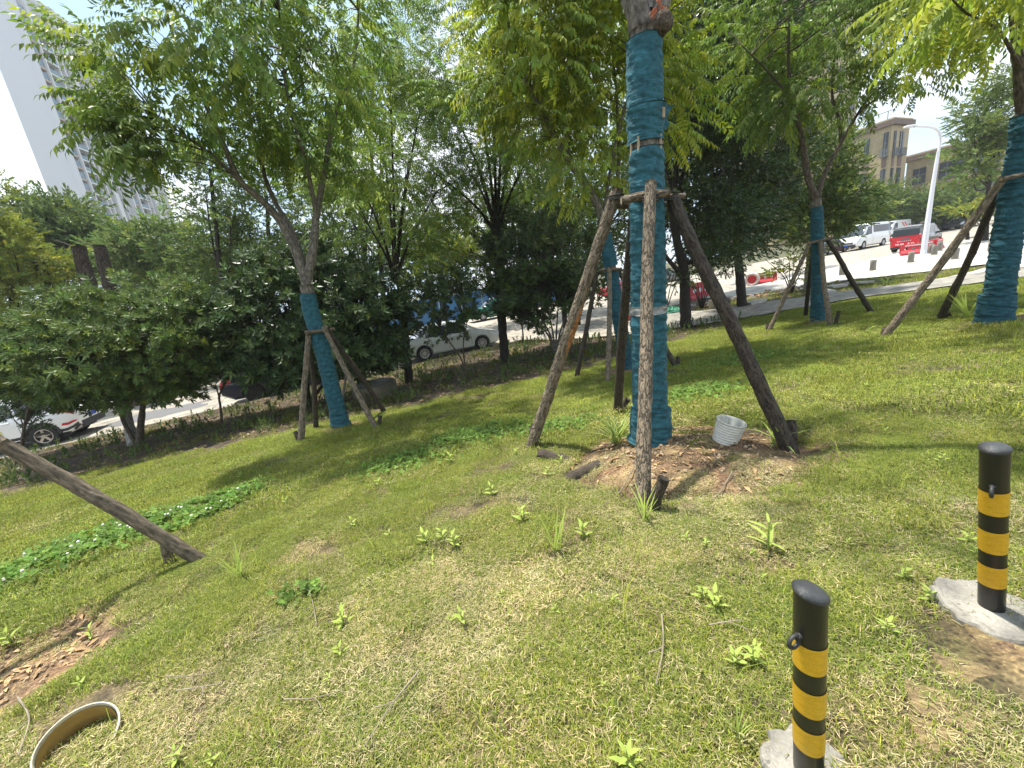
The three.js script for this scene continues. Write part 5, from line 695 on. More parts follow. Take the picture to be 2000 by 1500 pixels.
{ // red and black minivan, its tail printed with white characters
  const c = document.createElement('canvas'); c.width = 256; c.height = 96; const x = c.getContext('2d'); x.fillStyle = '#c31c2c'; x.fillRect(0, 0, 256, 96); x.fillStyle = '#f2e9e6'; x.font = 'bold 26px sans-serif'; for (let i = 0; i < 8; i++) { x.fillRect(40 + i * 20, 10, 14, 3); x.fillRect(46 + i * 20, 6, 3, 18); x.fillRect(40 + i * 20, 18, 14, 3); } x.font = 'bold 40px sans-serif'; x.fillText('18.99', 22, 78); x.fillText('8.7', 160, 78); x.fillRect(222, 50, 4, 28); x.fillRect(216, 58, 18, 4);
  const ct = new THREE.CanvasTexture(c); ct.colorSpace = THREE.SRGBColorSpace;
  vehicle('minivan', 'black minivan with red tail and white lettering beside the red barriers', 'van', { L: 4.9, W: 1.86, wr: 0.34, axles: [0.95, 3.9], nose: 0.1, tumble: 0.22, pos: onRoad(1798, 487, 0.3), turn: 0.12, paint: paint([0.022, 0.018, 0.017]), group: 'vans on the street', bottom: [[0, 0.38], [0.2, 0.26], [4.7, 0.24], [4.9, 0.34]], belt: [[0, 1.1], [3.6, 1.06], [4.3, 0.95], [4.7, 0.8], [4.9, 0.6]], top: [[0, 1.5], [0.1, 1.78], [0.5, 1.88], [2.9, 1.88], [3.4, 1.76], [4.25, 1.06], [4.7, 0.88], [4.9, 0.62]], windscreen: [3.45, 4.2, 0.8, 0.72], sideWindows: [[[0.35, 0.53], [1.4, 0.53], [1.4, 0.71], [0.45, 0.71]], [[1.5, 0.53], [2.6, 0.53], [2.6, 0.71], [1.5, 0.71]], [[2.7, 0.53], [3.8, 0.53], [3.35, 0.7], [2.7, 0.71]]], doors: [[1.45, 2.65, 1.6], [2.65, 3.7, 2.85]], head: [[[4.4, 0.36], [4.82, 0.3], [4.82, 0.45], [4.3, 0.48]]], mirror: 3.6, mirrorMat: M.blackPlastic,
    extra: (box, patch, sec, v) => { const red = paint([0.55, 0.02, 0.03]); const tp = mesh('red_tailgate', new RoundedBoxGeometry(0.06, 0.74, 1.6, 2, 0.03), red, v); tp.position.set(-2.46, 0.8, 0); const w = box('rear_window', 0.05, 0.5, 1.45, -2.455, 1.42, 0, M.glass, 0.02); w.rotation.z = -0.12; const pg = new THREE.PlaneGeometry(1.3, 0.42); pg.rotateY(-Math.PI / 2); const pl = mesh('lettering', pg, std([1, 1, 1], 0.5, { map: ct }), tp); pl.position.set(-0.034, -0.14, 0); box('number_plate', 0.02, 0.14, 0.5, -2.5, 0.92, 0, std([0.1, 0.1, 0.14], 0.5), 0.005); for (const s of [-1, 1]) { box('tail_light', 0.08, 0.3, 0.2, -2.46, 1.02, 0.76 * s, M.redLamp, 0.03); patch('red_quarter', [[0.02, 0.08], [0.22, 0.08], [0.22, 0.48], [0.02, 0.48]], s, red, 0.01); patch('side_lettering', [[0.5, 0.38], [1.6, 0.38], [1.6, 0.46], [0.5, 0.46]], s, std([0.5, 0.42, 0.4], 0.6), 0.01); patch('side_badge', [[3.4, 0.34], [3.65, 0.34], [3.65, 0.45], [3.4, 0.45]], s, std([0.5, 0.42, 0.4], 0.6), 0.01); } box('rear_bumper', 0.1, 0.2, 1.6, -2.45, 0.36, 0, M.blackPlastic, 0.04); } });
}
// ---------- street furniture ----------
const onGround = (px, py) => { const g = gnd(px, py); g.y = gH(g.x, g.z); return g; };
{ // lamp post with a curved arm
  const b = onGround(1803, 500); b.y += 0.06; const F = -b.z, P = (x, y) => atF(x, y, F), l = thing('street_lamp', b, 'white street lamp with a curved arm beside the red barriers', 'street lamp'); const m = std([0.66, 0.66, 0.70], 0.45);
  const col = tube([b.clone(), P(1811, 440), P(1824, 350), P(1833, 295)], (k) => lerp(0.15, 0.075, k), { seg: 16, step: 0.4 }); shift(col, b); mesh('pole', col, m, l);
  const arm = tube([P(1833, 296), P(1836, 280), P(1837, 268), P(1834, 258), P(1826, 251), P(1815, 248), P(1800, 247), P(1786, 247)], () => 0.06, { seg: 12, step: 0.1 }); shift(arm, b); mesh('arm', arm, m, l);
  const h0 = P(1787, 247), h1 = P(1770, 246); const hd = new RoundedBoxGeometry(h0.distanceTo(h1) + 0.1, 0.1, 0.28, 2, 0.04); const ho = mesh('lamp_head', hd, m, l); ho.position.copy(h0.clone().lerp(h1, 0.5).sub(b)); ho.rotation.set(0, Math.atan2(-(h1.z - h0.z), h1.x - h0.x), 0); const ls = mesh('lens', new THREE.BoxGeometry(0.4, 0.02, 0.2), M.clearLamp, ho); ls.position.y = -0.055;
  const fl = mesh('base_flange', new THREE.CylinderGeometry(0.24, 0.26, 0.06, 20), m, l); fl.position.y = 0.03; for (let i = 0; i < 6; i++) { const bo = mesh('bolt', new THREE.CylinderGeometry(0.02, 0.02, 0.06, 8), M.chrome, l); bo.position.set(0.2 * Math.cos(i * 1.047), 0.08, 0.2 * Math.sin(i * 1.047)); }
}
function barrierGeo(L = 1.4, H = 0.8) { // water-filled barrier outline with a waist and holes
  const s = new THREE.Shape(); const w = 0.24; s.moveTo(-w, 0); s.lineTo(w, 0); s.lineTo(w, 0.12); s.lineTo(0.13, 0.3); s.lineTo(0.11, H); s.lineTo(-0.11, H); s.lineTo(-0.13, 0.3); s.lineTo(-w, 0.12); s.closePath();
  const g = new THREE.ExtrudeGeometry(s, { depth: L, bevelEnabled: true, bevelSize: 0.02, bevelThickness: 0.02, bevelSegments: 2 }); g.translate(0, 0, -L / 2); g.rotateY(Math.PI / 2);
  let b = new Brush(g); b.updateMatrixWorld(); for (const x of [-L * 0.3, 0, L * 0.3]) { const c = new THREE.CylinderGeometry(H * 0.12, H * 0.12, 0.7, 18); c.rotateX(Math.PI / 2); const q = new Brush(c); q.position.set(x, H * 0.58, 0); q.updateMatrixWorld(); b = csg.evaluate(b, q, SUBTRACTION); b.updateMatrixWorld(); } return b.geometry;
}
const barG = barrierGeo(1.1, 0.66);
function barrier(pos, turn, label, roll = 0) { const t = thing('plastic_barrier', pos, label, 'barrier', 'red plastic road barriers'); t.rotation.set(0, turn, 0); const body = mesh('body', barG, M.red, t); if (roll) { body.rotation.x = roll; body.position.y = 0.24; } for (const s of [-1, 1]) { const k = mesh('connector', new THREE.CylinderGeometry(0.04, 0.04, 0.5, 12), M.red, body); k.position.set(s * 0.59, 0.34, 0); } const cap = mesh('filler_cap', new THREE.CylinderGeometry(0.05, 0.05, 0.03, 14), M.white, body); cap.position.set(0.2, 0.675, 0); for (const s of [-1, 1]) { const st = mesh('reflective_strip', new THREE.BoxGeometry(0.8, 0.05, 0.008), M.white, body); st.position.set(0, 0.585, s * 0.14); } return t; }
{ const a = onGround(1782, 499), b = onGround(1809, 494), c = onGround(1828, 489); for (const q of [a, b, c]) q.y += 0.06; barrier(a, -0.75, 'red plastic barrier left of the lamp post, end towards us'); barrier(b, ROADROT + 0.1, 'red plastic barrier directly behind the lamp post'); barrier(c, ROADROT + 0.1, 'red plastic barrier right of the lamp post'); }
{ const a = onRoad(1494, 554); const t = barrier(a, -0.5, 'red barrier with a round pipe end lying on the pale paving'); const p = mesh('pipe_ring', new THREE.TorusGeometry(0.34, 0.09, 12, 28), std([0.5, 0.45, 0.42], 0.6), t); p.position.set(-0.72, 0.36, 0.2); p.rotation.y = -0.3; const q = mesh('pipe_core', new THREE.CylinderGeometry(0.27, 0.27, 0.3, 20), M.red, t); q.rotation.set(Math.PI / 2, 0, 0); q.rotation.z = 0.3; q.position.set(-0.68, 0.36, 0.08); }
{ const a = onRoad(1364, 586); const t = thing('plastic_barrier', a, 'red and white barrier with round holes behind the bare shrub', 'barrier', 'red plastic road barriers'); t.rotation.y = ROADROT; mesh('body', barrierGeo(1.5, 0.95), M.red, t); for (const x of [-0.45, 0, 0.45]) { const d = new THREE.CylinderGeometry(0.125, 0.125, 0.3, 18); d.rotateX(Math.PI / 2); const q = mesh('white_disc', d, M.white, t); q.position.set(x, 0.55, 0); } }
// concrete stub bollards on the plaza
for (const [x, y, label] of [[1578 + 126, 531, 'grey stone stub standing alone left on the plaza'], [1778, 515, 'grey stone stub in front of the leftmost red barrier'], [1817, 497, 'grey stone stub just right of the lamp post'], [1824, 500, 'taller grey stub right of the lamp post, in front of the barrier'], [1834, 492, 'grey stub at the end of the red barriers'], [1862, 499, 'grey stub seen between the slanting prop poles, upper'], [1864, 509, 'grey stub seen between the slanting prop poles, lower'], [1935, 491, 'grey stub beside the wrapped tree at the right edge'], [1644, 540, 'grey stub low on the rubble beside the white-painted trunk']]) {
  const p = onGround(x, y); p.y += 0.06; const t = thing('stone_stub', p, label, 'bollard', 'short stone bollards on the plaza'); const pr = [[0, 0], [0.13, 0], [0.13, 0.5], [0.115, 0.55], [0.0, 0.56]].map((q) => new THREE.Vector2(...q)); mesh('shaft', new THREE.LatheGeometry(pr, 20), M.concGrey, t); const cp = mesh('collar', new THREE.CylinderGeometry(0.16, 0.17, 0.03, 20), M.conc, t); cp.position.y = 0.012;
}
{ // traffic cone
  const p = onGround(1229, 627); p.y += 0.06; const t = thing('traffic_cone', p, 'small orange traffic cone on the pale apron', 'traffic cone'); const o = std([0.65, 0.06, 0.02], 0.5); mesh('base', new RoundedBoxGeometry(0.36, 0.03, 0.36, 1, 0.01), o, t).position.y = 0.015; mesh('cone', new THREE.LatheGeometry([[0.145, 0.03], [0.02, 0.68], [0.0, 0.69]].map((q) => new THREE.Vector2(...q)), 24), o, t); mesh('band', new THREE.LatheGeometry([[0.112, 0.22], [0.082, 0.38]].map((q) => new THREE.Vector2(...q)), 24), M.white, t);
}
function ring(px, py, r, h, label) { // concrete manhole ring with lid
  const p = onGround(px, py), t = thing('manhole_ring', p, label, 'manhole', 'raised concrete manholes'); const g = new THREE.LatheGeometry([[r * 0.98, -0.1], [r, 0.02], [r, h - 0.03], [r - 0.03, h], [r * 0.72, h], [r * 0.7, h - 0.03], [0, h - 0.03]].map((q) => new THREE.Vector2(...q)), 40); const q = g.attributes.position; for (let i = 0; i < q.count; i++) { const k = 1 + 0.012 * noise3(q.getX(i) * 5, q.getY(i) * 9, q.getZ(i) * 5); q.setX(i, q.getX(i) * k); q.setZ(i, q.getZ(i) * k); } g.computeVertexNormals(); mesh('ring', g, std([0.24, 0.22, 0.16], 0.92, { map: T.conc, bumpMap: T.concB, bumpScale: 0.01 }), t); const lid = mesh('lid', new THREE.CylinderGeometry(r * 0.68, r * 0.68, 0.04, 36), std([0.30, 0.29, 0.27], 0.85, { map: T.conc }), t); lid.position.y = h - 0.005; const hn = mesh('lifting_ring', new THREE.TorusGeometry(0.05, 0.012, 8, 18, Math.PI), M.blackPlastic, lid); hn.position.y = 0.02; }
ring(735, 772, 0.6, 0.36, 'large round concrete manhole behind the V-forked tree props'); ring(1405, 603, 0.42, 0.4, 'round concrete manhole beside the footpath');
{ const p = onGround(770, 722), t = thing('white_post', p, 'square white post beside the large round manhole', 'post'); const b = mesh('shaft', new RoundedBoxGeometry(0.16, 1.1, 0.16, 2, 0.015), std([0.62, 0.62, 0.60], 0.7, { map: T.grain }), t); b.position.y = 0.5; const c = mesh('cap', new THREE.ConeGeometry(0.12, 0.06, 4), M.white, t); c.position.y = 1.08; c.rotation.y = Math.PI / 4; }
{ // crumpled green tarpaulin
  const p = onGround(1303, 612), t = thing('green_tarpaulin', p, 'crumpled green tarpaulin heaped beside the footpath', 'tarpaulin'); const g = new THREE.PlaneGeometry(1.3, 0.9, 60, 44); g.rotateX(-Math.PI / 2); const q = g.attributes.position; for (let i = 0; i < q.count; i++) { const x = q.getX(i), z = q.getZ(i), e = 1 - Math.pow(Math.max(Math.abs(x) / 0.65, Math.abs(z) / 0.45), 3); q.setXYZ(i, x + 0.08 * noise2(x * 3, z * 3), 0.04 + Math.max(0, e) * (0.2 + 0.12 * Math.abs(noise2(x * 4 + 3, z * 4)) + 0.05 * noise2(x * 11, z * 11)), z + 0.08 * noise2(x * 3 + 9, z * 3)); } g.computeVertexNormals(); mesh('sheet', g, std([0.05, 0.26, 0.15], 0.55, { side: THREE.DoubleSide }), t); const rim = tube([V(-0.5, 0.06, 0.42), V(0.1, 0.08, 0.46), V(0.6, 0.12, 0.3), V(0.66, 0.2, 0)], () => 0.02, { seg: 8, step: 0.08 }); mesh('hem', rim, std([0.2, 0.5, 0.36], 0.6), t); }
{ // broken paving and rubble by the footpath
  const l = []; const gs = new THREE.DodecahedronGeometry(0.1, 0); for (let i = 0; i < 420; i++) { const t = rr(14.4, 21.5), n = lerp(13.6, 11.5, (t - 14.4) / 7.1) + gauss() * 0.75; if (n > 15.2) continue; const [x, z] = fromTN(t, n); const s = rr(0.25, 1) * rr(0.5, 1.3), br = rnd() < 0.6; l.push([mtx(V(x, gH(x, z) + 0.02, z), eul(rr(0, 6), rr(0, 6), rr(0, 6)), V(s * 1.3, s * 0.45, s)), br ? C(0.30, 0.19, 0.11).multiplyScalar(rr(0.5, 1.1)) : C(0.42, 0.40, 0.37).multiplyScalar(rr(0.6, 1.2))]); } const g = new THREE.Group(); g.name = 'rubble'; tag(g, 'brown leaves and stone rubble along the broken kerb', 'rubble', null, 'stuff'); scene.add(g); scatter('rubble_pieces', gs, std([1, 1, 1], 0.9), l, g);
  for (const [px, py, a, s] of [[1475, 594, 0.4, 0.9], [1420, 612, 1.2, 0.5], [1640, 562, 0.2, 1.2], [1610, 574, 0.9, 0.9], [1680, 556, 0.5, 1.4]]) { const p = onGround(px, py); p.y += 0.05; const sh = new THREE.Shape(); for (let i = 0; i < 7; i++) { const q = (i / 7) * 6.283, r = s * rr(0.35, 0.6); i ? sh.lineTo(Math.cos(q) * r, Math.sin(q) * r * 0.7) : sh.moveTo(Math.cos(q) * r, Math.sin(q) * r * 0.7); } const gg = new THREE.ExtrudeGeometry(sh, { depth: 0.08, bevelEnabled: true, bevelSize: 0.01, bevelThickness: 0.01, bevelSegments: 1 }); gg.rotateX(-Math.PI / 2); const o = mesh('broken_slab', gg, M.concWhite); o.position.copy(p); o.rotation.set(rr(-0.1, 0.1), a, rr(-0.1, 0.1)); tag(o, 'broken pale paving slab lying among the rubble by the footpath', 'slab', 'broken slabs in the rubble'); }
}
function spiky(px, py, h, label) { const p = onGround(px, py), t = thing('spiky_plant', p, label, 'plant', 'spiky plants by the plaza'); const lf = leafGeo(1, 0.09, 0.4, 0.5, 3); for (let i = 0; i < 14; i++) { const o = mesh('leaf', lf, M.leafPale, t); o.scale.setScalar(h * rr(0.7, 1.1)); o.quaternion.copy(eul(rr(-0.3, 0.3), i * 2.4, rr(0.35, 1.1))); } }
spiky(1732, 556, 0.6, 'spiky rosette plant in the grass strip beside the plaza'); spiky(1940, 462, 0.9, 'spiky rosette plant at the right, between prop pole and wrapped trunk');

// ---------- near things ----------
function hazardBollard(top, foot, r, tilt, label, hasRing, ringSide) {
  const t = thing('hazard_bollard', foot, label, 'bollard', 'black and yellow steel bollards'); const ax = top.clone().sub(foot), H = ax.length(); t.quaternion.setFromUnitVectors(V(0, 1, 0), ax.normalize());
  const black = phys([0.006, 0.006, 0.007], 0.42, { clearcoat: 0.25, clearcoatRoughness: 0.2, bumpMap: T.concB, bumpScale: 0.0006 }), yellow = phys([0.80, 0.44, 0.018], 0.45, { map: T.grain, clearcoat: 0.3, clearcoatRoughness: 0.25 });
  const shear = Math.tan(tilt); const g = new THREE.CylinderGeometry(r, r, H + 0.1, 48, 40, true); g.translate(0, (H + 0.1) / 2 - 0.1, 0); { const p = g.attributes.position; for (let i = 0; i < p.count; i++) if (p.getY(i) > H - 0.08) p.setY(i, p.getY(i) - p.getX(i) * shear * sstep(H - 0.1, H, p.getY(i))); g.computeVertexNormals(); } mesh('tube', g, black, t);
  const lid = new THREE.LatheGeometry([[r + 0.002, -0.012], [r + 0.003, -0.003], [r - 0.004, 0.004], [r * 0.5, 0.006], [0, 0.006]].map((q) => new THREE.Vector2(...q)), 48); { const p = lid.attributes.position; for (let i = 0; i < p.count; i++) p.setY(i, p.getY(i) - p.getX(i) * shear); lid.computeVertexNormals(); } const lo = mesh('lid', lid, phys([0.035, 0.037, 0.04], 0.38, { bumpMap: T.concB, bumpScale: 0.0012 }), t); lo.position.y = H;
  const bandH = 0.1, f = [0.75, 0.50, 0.25]; for (const k of [0.235, 0.465, 0.68]) { const b = new THREE.CylinderGeometry(r + 0.0012, r + 0.0012, H * 0.13, 48, 2, true); const o = mesh('yellow_band', b, yellow, t); o.position.y = H * (1 - k - 0.065); }
  { const e = mesh('chain_eye', new THREE.TorusGeometry(0.016, 0.0045, 8, 22), M.blackPlastic, t); e.position.set(Math.sin(ringSide) * (r + 0.016), H * 0.79, Math.cos(ringSide) * (r + 0.016)); e.rotation.y = ringSide + Math.PI / 2; const n = mesh('eye_nut', new THREE.CylinderGeometry(0.008, 0.008, 0.012, 6), M.blackPlastic, t); n.position.set(Math.sin(ringSide) * (r + 0.004), H * 0.805, Math.cos(ringSide) * (r + 0.004)); n.rotation.set(Math.PI / 2, 0, -ringSide); }
  return t;
}
function pad(p, rx, rz, label) { const s = new THREE.Shape(); for (let i = 0; i < 40; i++) { const a = (i / 40) * 6.2832, r = 1 + 0.16 * noise2(Math.cos(a) * 1.4 + p.x * 9, Math.sin(a) * 1.4) + 0.05 * noise2(Math.cos(a) * 6, Math.sin(a) * 6); i ? s.lineTo(Math.cos(a) * rx * r, Math.sin(a) * rz * r) : s.moveTo(Math.cos(a) * rx * r, Math.sin(a) * rz * r); } const g = new THREE.ExtrudeGeometry(s, { depth: 0.07, bevelEnabled: true, bevelSize: 0.015, bevelThickness: 0.012, bevelSegments: 2 }); g.rotateX(-Math.PI / 2); const q = g.attributes.position, uv = g.attributes.uv; for (let i = 0; i < q.count; i++) { if (q.getY(i) > 0.05) q.setY(i, q.getY(i) + 0.008 * noise2(q.getX(i) * 14, q.getZ(i) * 14)); uv.setXY(i, q.getX(i) * 1.2, q.getZ(i) * 1.2); } g.computeVertexNormals(); const o = mesh('concrete_footing', g, M.concGrey); o.position.set(p.x, p.y - 0.066, p.z); return tag(o, label, 'footing', 'concrete footings of the bollards'); }
const PADS = [];
{ const f2 = onGround(1936, 1192), F2 = -f2.z, r2 = 0.0315; const top2 = atF(1943, 872, F2); hazardBollard(top2, f2, r2, 0.02, 'black and yellow bollard standing whole in view at the right edge', true, -0.98); pad(f2, 0.125, 0.12, 'rough round concrete footing under the bollard at the right edge'); PADS.push([f2.x, f2.z, 0.115]);
  const F1 = 0.70, top1 = atF(1583, 1152, F1), q1 = atF(1581, 1480, F1), f1 = V(q1.x, gH(q1.x, q1.z), q1.z), r1 = 0.032; hazardBollard(top1, f1, r1, 0.3, 'black and yellow bollard with slanted top, cut off by the bottom edge', true, -1.3); pad(f1, 0.085, 0.085, 'concrete footing at the foot of the nearer bollard'); PADS.push([f1.x, f1.z, 0.08]); }
function bucket(p, q, r, h, label, dirt) { const t = thing('plastic_bucket', p, label, 'bucket', 'white plastic buckets'); t.quaternion.copy(q); const pr = []; pr.push([r * 0.82, 0]); const N = 9; for (let i = 0; i < N; i++) { const y0 = (h * i) / N, R = lerp(r * 0.82, r * 0.97, i / N); pr.push([R, y0 + 0.002], [R + 0.006, y0 + h / N * 0.35], [R + 0.006, y0 + h / N * 0.65], [R + 0.001, y0 + h / N * 0.95]); } pr.push([r, h - 0.012], [r + 0.004, h - 0.006], [r + 0.002, h], [r - 0.004, h], [r - 0.006, h - 0.02], [r * 0.8, 0.004], [0, 0.004]); const m = phys(dirt ? [0.62, 0.56, 0.42] : [0.80, 0.77, 0.68], 0.5, { map: T.grain, side: THREE.DoubleSide }); mesh('shell', new THREE.LatheGeometry(pr.map((a) => new THREE.Vector2(...a)), 44), m, t); if (dirt) mesh('stained_inside', new THREE.LatheGeometry([[r * 0.79, 0.006], [r - 0.008, h - 0.012]].map((a) => new THREE.Vector2(...a)), 44), std([0.46, 0.29, 0.08], 0.7, { map: T.grain, side: THREE.DoubleSide }), t); const so = mesh('soil_inside', new THREE.CircleGeometry(r * 0.8, 24), std([0.28, 0.2, 0.09], 0.95, { map: T.soil }), t); so.rotation.x = -Math.PI / 2; so.position.y = h * 0.22; return t; }
{ const p = onGround(1415, 870); p.y -= 0.02; const Fb = -p.z, r = (26 * depthAt(1420, 850, Fb)) / 753; bucket(p, eul(0.12, 0, -0.24), r, r * 1.75, 'white ribbed plastic bucket standing tilted beside the largest tree', false); const p2 = onGround(160, 1440); p2.y -= 0.11; bucket(p2, eul(0.3, 0, -0.34), 0.115, 0.19, 'half-buried yellowed bucket on its side, lower left corner', true); }
// ---------- grass, weeds, litter ----------
// a hand-sized patch of turf: upright blades and lying straw, each blade coloured by kind
function turfGeo(seed, o) {
  const r = mulberry(seed), P = [], K = [], I = [], q = (a, b) => a + (b - a) * r();
  const blade = (x, z, L, w, lean, b, col, y0, lie) => { const px = -Math.sin(b) * w / 2, pz = Math.cos(b) * w / 2, k = P.length / 3, cx = Math.cos(b), cz = Math.sin(b), h1 = lie ? q(0.0, 0.12) * L : L * (0.62 - 0.15 * lean), h2 = lie ? q(-0.05, 0.2) * L : L * (1 - 0.55 * lean), d1 = lie ? 0.5 : lean * 0.35, d2 = lie ? 1 : lean; P.push(x + px, y0, z + pz, x - px, y0, z - pz, x + cx * L * d1 + px * 0.85, y0 + h1, z + cz * L * d1 + pz * 0.85, x + cx * L * d1 - px * 0.85, y0 + h1, z + cz * L * d1 - pz * 0.85, x + cx * L * d2, y0 + Math.max(h2, lie ? -1 : 0.004), z + cz * L * d2); for (let i = 0; i < 5; i++) K.push(...col); I.push(k, k + 1, k + 2, k + 1, k + 3, k + 2, k + 2, k + 3, k + 4); };
  for (let i = 0; i < o.n; i++) {
    const a = r() * 6.283, d = o.R * Math.pow(r(), 0.6), x = Math.cos(a) * d, z = Math.sin(a) * d, f = o.patchy ? fbm2(x * o.patchy + seed * 7, z * o.patchy, 2) : 0, dry = r() < o.dry + 0.45 * f; if (f < -0.26 && r() < 0.75) continue; const k = q(0.7, 1.25);
    const col = dry ? [0.50 * k, 0.42 * k, 0.225 * k] : r() < 0.45 ? [0.285 * k, 0.315 * k, 0.045 * k] : [0.165 * k, 0.215 * k, 0.030 * k];
    const lie = dry && r() < 0.6; blade(x, z, o.h * q(0.5, 1.3) * (dry ? 0.72 : 1), o.w * q(0.65, 1.3) * (dry ? 0.8 : 1), q(0.3, 1.05), r() * 6.283, col, lie ? q(0.002, o.h * 0.35) : -0.006, lie);
  }
  const g = new THREE.BufferGeometry(); g.setAttribute('position', new THREE.Float32BufferAttribute(P, 3)); g.setAttribute('color', new THREE.Float32BufferAttribute(K, 3)); g.setIndex(I); g.computeVertexNormals(); return g;
}
const grassGroup = new THREE.Group(); grassGroup.name = 'lawn_grass'; tag(grassGroup, 'short lawn grass, green mixed with dry straw', 'grass', null, 'stuff'); scene.add(grassGroup);
const DRY = [0.06, 0.22, 0.42, 0.66];
const nearG = DRY.map((d, i) => [1, 2, 3].map((s) => turfGeo(s + i * 10, { n: 1350, R: 0.17, h: 0.036, w: 0.0023, dry: d, patchy: 11 }))), farG = DRY.map((d, i) => [4, 5, 6].map((s) => turfGeo(s + i * 10, { n: 1500, R: 0.42, h: 0.055, w: 0.0048, dry: d * 0.8, patchy: 5 }))), stripG = [turfGeo(61, { n: 60, R: 0.16, h: 0.14, w: 0.007, dry: 0.15 }), turfGeo(62, { n: 60, R: 0.16, h: 0.14, w: 0.007, dry: 0.3 })], stalkG = [turfGeo(71, { n: 7, R: 0.03, h: 0.24, w: 0.0035, dry: 0.1 })];
M.turf = leafMat([1, 1, 1], 0.27, 0.0); M.turf.vertexColors = true;
const inView = (x, y, z) => { const q = V(x, y - CAMY, z), zc = q.y * -0.24522 - q.z * 0.96947; if (zc < -0.6) return false; if (Math.hypot(q.x, q.z) < 2.6) return true; if (zc < 0.1) return false; const xc = q.x * 0.99093 - q.y * 0.13026 + q.z * 0.03295, yc = -q.x * 0.13436 - q.y * 0.96068 + q.z * 0.24299; return Math.abs(xc / zc) < 1.9 && Math.abs(yc / zc) < 1.5; };
const blocked = (x, z) => { for (const [a, b, r] of PADS) if (Math.hypot(x - a, z - b) < r * 0.95) return true; return false; };
const onPath = (t, n) => inPoly(PATH_POLY, t, n) || (t > 19 && n < 16) ;
const buckets = new Map();
function sow(geos, perM2, t0, t1, n0, n1, fn) { // geos: [dryness][variant] or a flat list
  const N = Math.round((t1 - t0) * (n1 - n0) * perM2); let c = 0;
  for (let i = 0; i < N; i++) { const t = rr(t0, t1), n = rr(n0, n1), [x, z] = fromTN(t, n); const r = fn(t, n, x, z); if (!r) continue; const y = gH(x, z); if (!inView(x, y, z)) continue; const e = 0.08, nv = V(gH(x - e, z) - gH(x + e, z), 2 * e, gH(x, z - e) - gH(x, z + e)).normalize(); const q = new THREE.Quaternion().setFromUnitVectors(V(0, 1, 0), nv).multiply(eul(0, rr(0, 6.283), 0)); const row = Array.isArray(geos[0]) ? geos[clamp(Math.floor(r[2] * geos.length), 0, geos.length - 1)] : geos, g = row[Math.floor(rnd() * row.length)]; if (!buckets.has(g)) buckets.set(g, []); buckets.get(g).push([mtx(V(x, y, z), q, r[0]), r[1]]); c++; }
  return c;
}
const fineN = (x, z) => fbm2(x * 4.5, z * 4.5, 3);
const dryness = (x, z, d) => clamp(0.52 + 0.5 * bareAt(x, z) - 0.42 * sstep(1.5, 5.0, d) + 0.75 * fbm2(x * 0.8 + 9, z * 0.8, 4) + 0.35 * fineN(x, z) + rr(-0.2, 0.2), 0, 0.999);
const keepLawn = (t, n, x, z) => { if (n > lawnEdge(t) + 0.25 * noise2(t * 1.3, 2.2) || onPath(t, n) || blocked(x, z)) return 0; return 1 - bareAt(x, z) * 0.85; };
const APRON = [[6.6, 15.6], [7.6, 13], [9.1, 10.62], [12.9, 13.78], [14.2, 14.6], [15.6, 15.6]];
const tone = (a, b) => { const k = rr(a, b); return C(k * rr(0.92, 1.08), k, k * rr(0.9, 1.1)); };
let cnt = 0;
cnt += sow(nearG, 56, -5.2, 5.6, -2.2, 4.8, (t, n, x, z) => { const d = Math.hypot(x, z); if (d > 4.4 || rnd() > keepLawn(t, n, x, z)) return null; const f = fineN(x, z); if (f < -0.3 && rnd() < 0.5) return null; const s = rr(0.8, 1.25) * (1 + 0.3 * clamp(f, -0.4, 0.6)); return [V(s, s * rr(0.7, 1.25), s), tone(0.75, 1.15), dryness(x, z, d)]; });
cnt += sow(farG, 13, -12, 17, -2, 10.5, (t, n, x, z) => { const d = Math.hypot(x, z); if (d < 4.0 || rnd() > keepLawn(t, n, x, z)) return null; const f = fineN(x, z); const s = rr(0.75, 1.2) * (1 + 0.3 * f); return [V(s, s * rr(0.6, 1.25), s), tone(0.8, 1.2), dryness(x, z, d)]; });
cnt += sow(stripG, 7, -20, 16, 7, 15.4, (t, n, x, z) => { if (n < lawnEdge(t) + 0.15 || onPath(t, n) || inPoly(APRON, t, n)) return null; if (fbm2(x * 0.8, z * 0.8, 3) < -0.12 && rnd() < 0.8) return null; return [rr(0.6, 1.2), tone(0.45, 0.8)]; });
cnt += sow(stripG, 16, 14, 24, 6.5, 13.2, (t, n, x, z) => { if (inPoly(PATH_POLY, t, n) || !inPoly([[14.2, 12.1], [16.1, 10.8], [17.5, 9.5], [18.4, 8.1], [19.2, 6.6], [23.3, 6.4], [23.1, 8.6], [21.9, 10.7], [19.9, 12.1], [17.6, 13.0]], t, n)) return null; return [rr(0.5, 1.1), tone(0.8, 1.2)]; });
cnt += sow(stalkG, 6, -10, 16, 0.5, 8.4, (t, n, x, z) => { if (rnd() > keepLawn(t, n, x, z) || fbm2(x * 0.9 + 5, z * 0.9, 2) < 0.05) return null; return [rr(0.4, 1.0), tone(1, 1.3)]; });
for (const [g, l] of buckets) scatter('grass', g, M.turf, l, grassGroup);
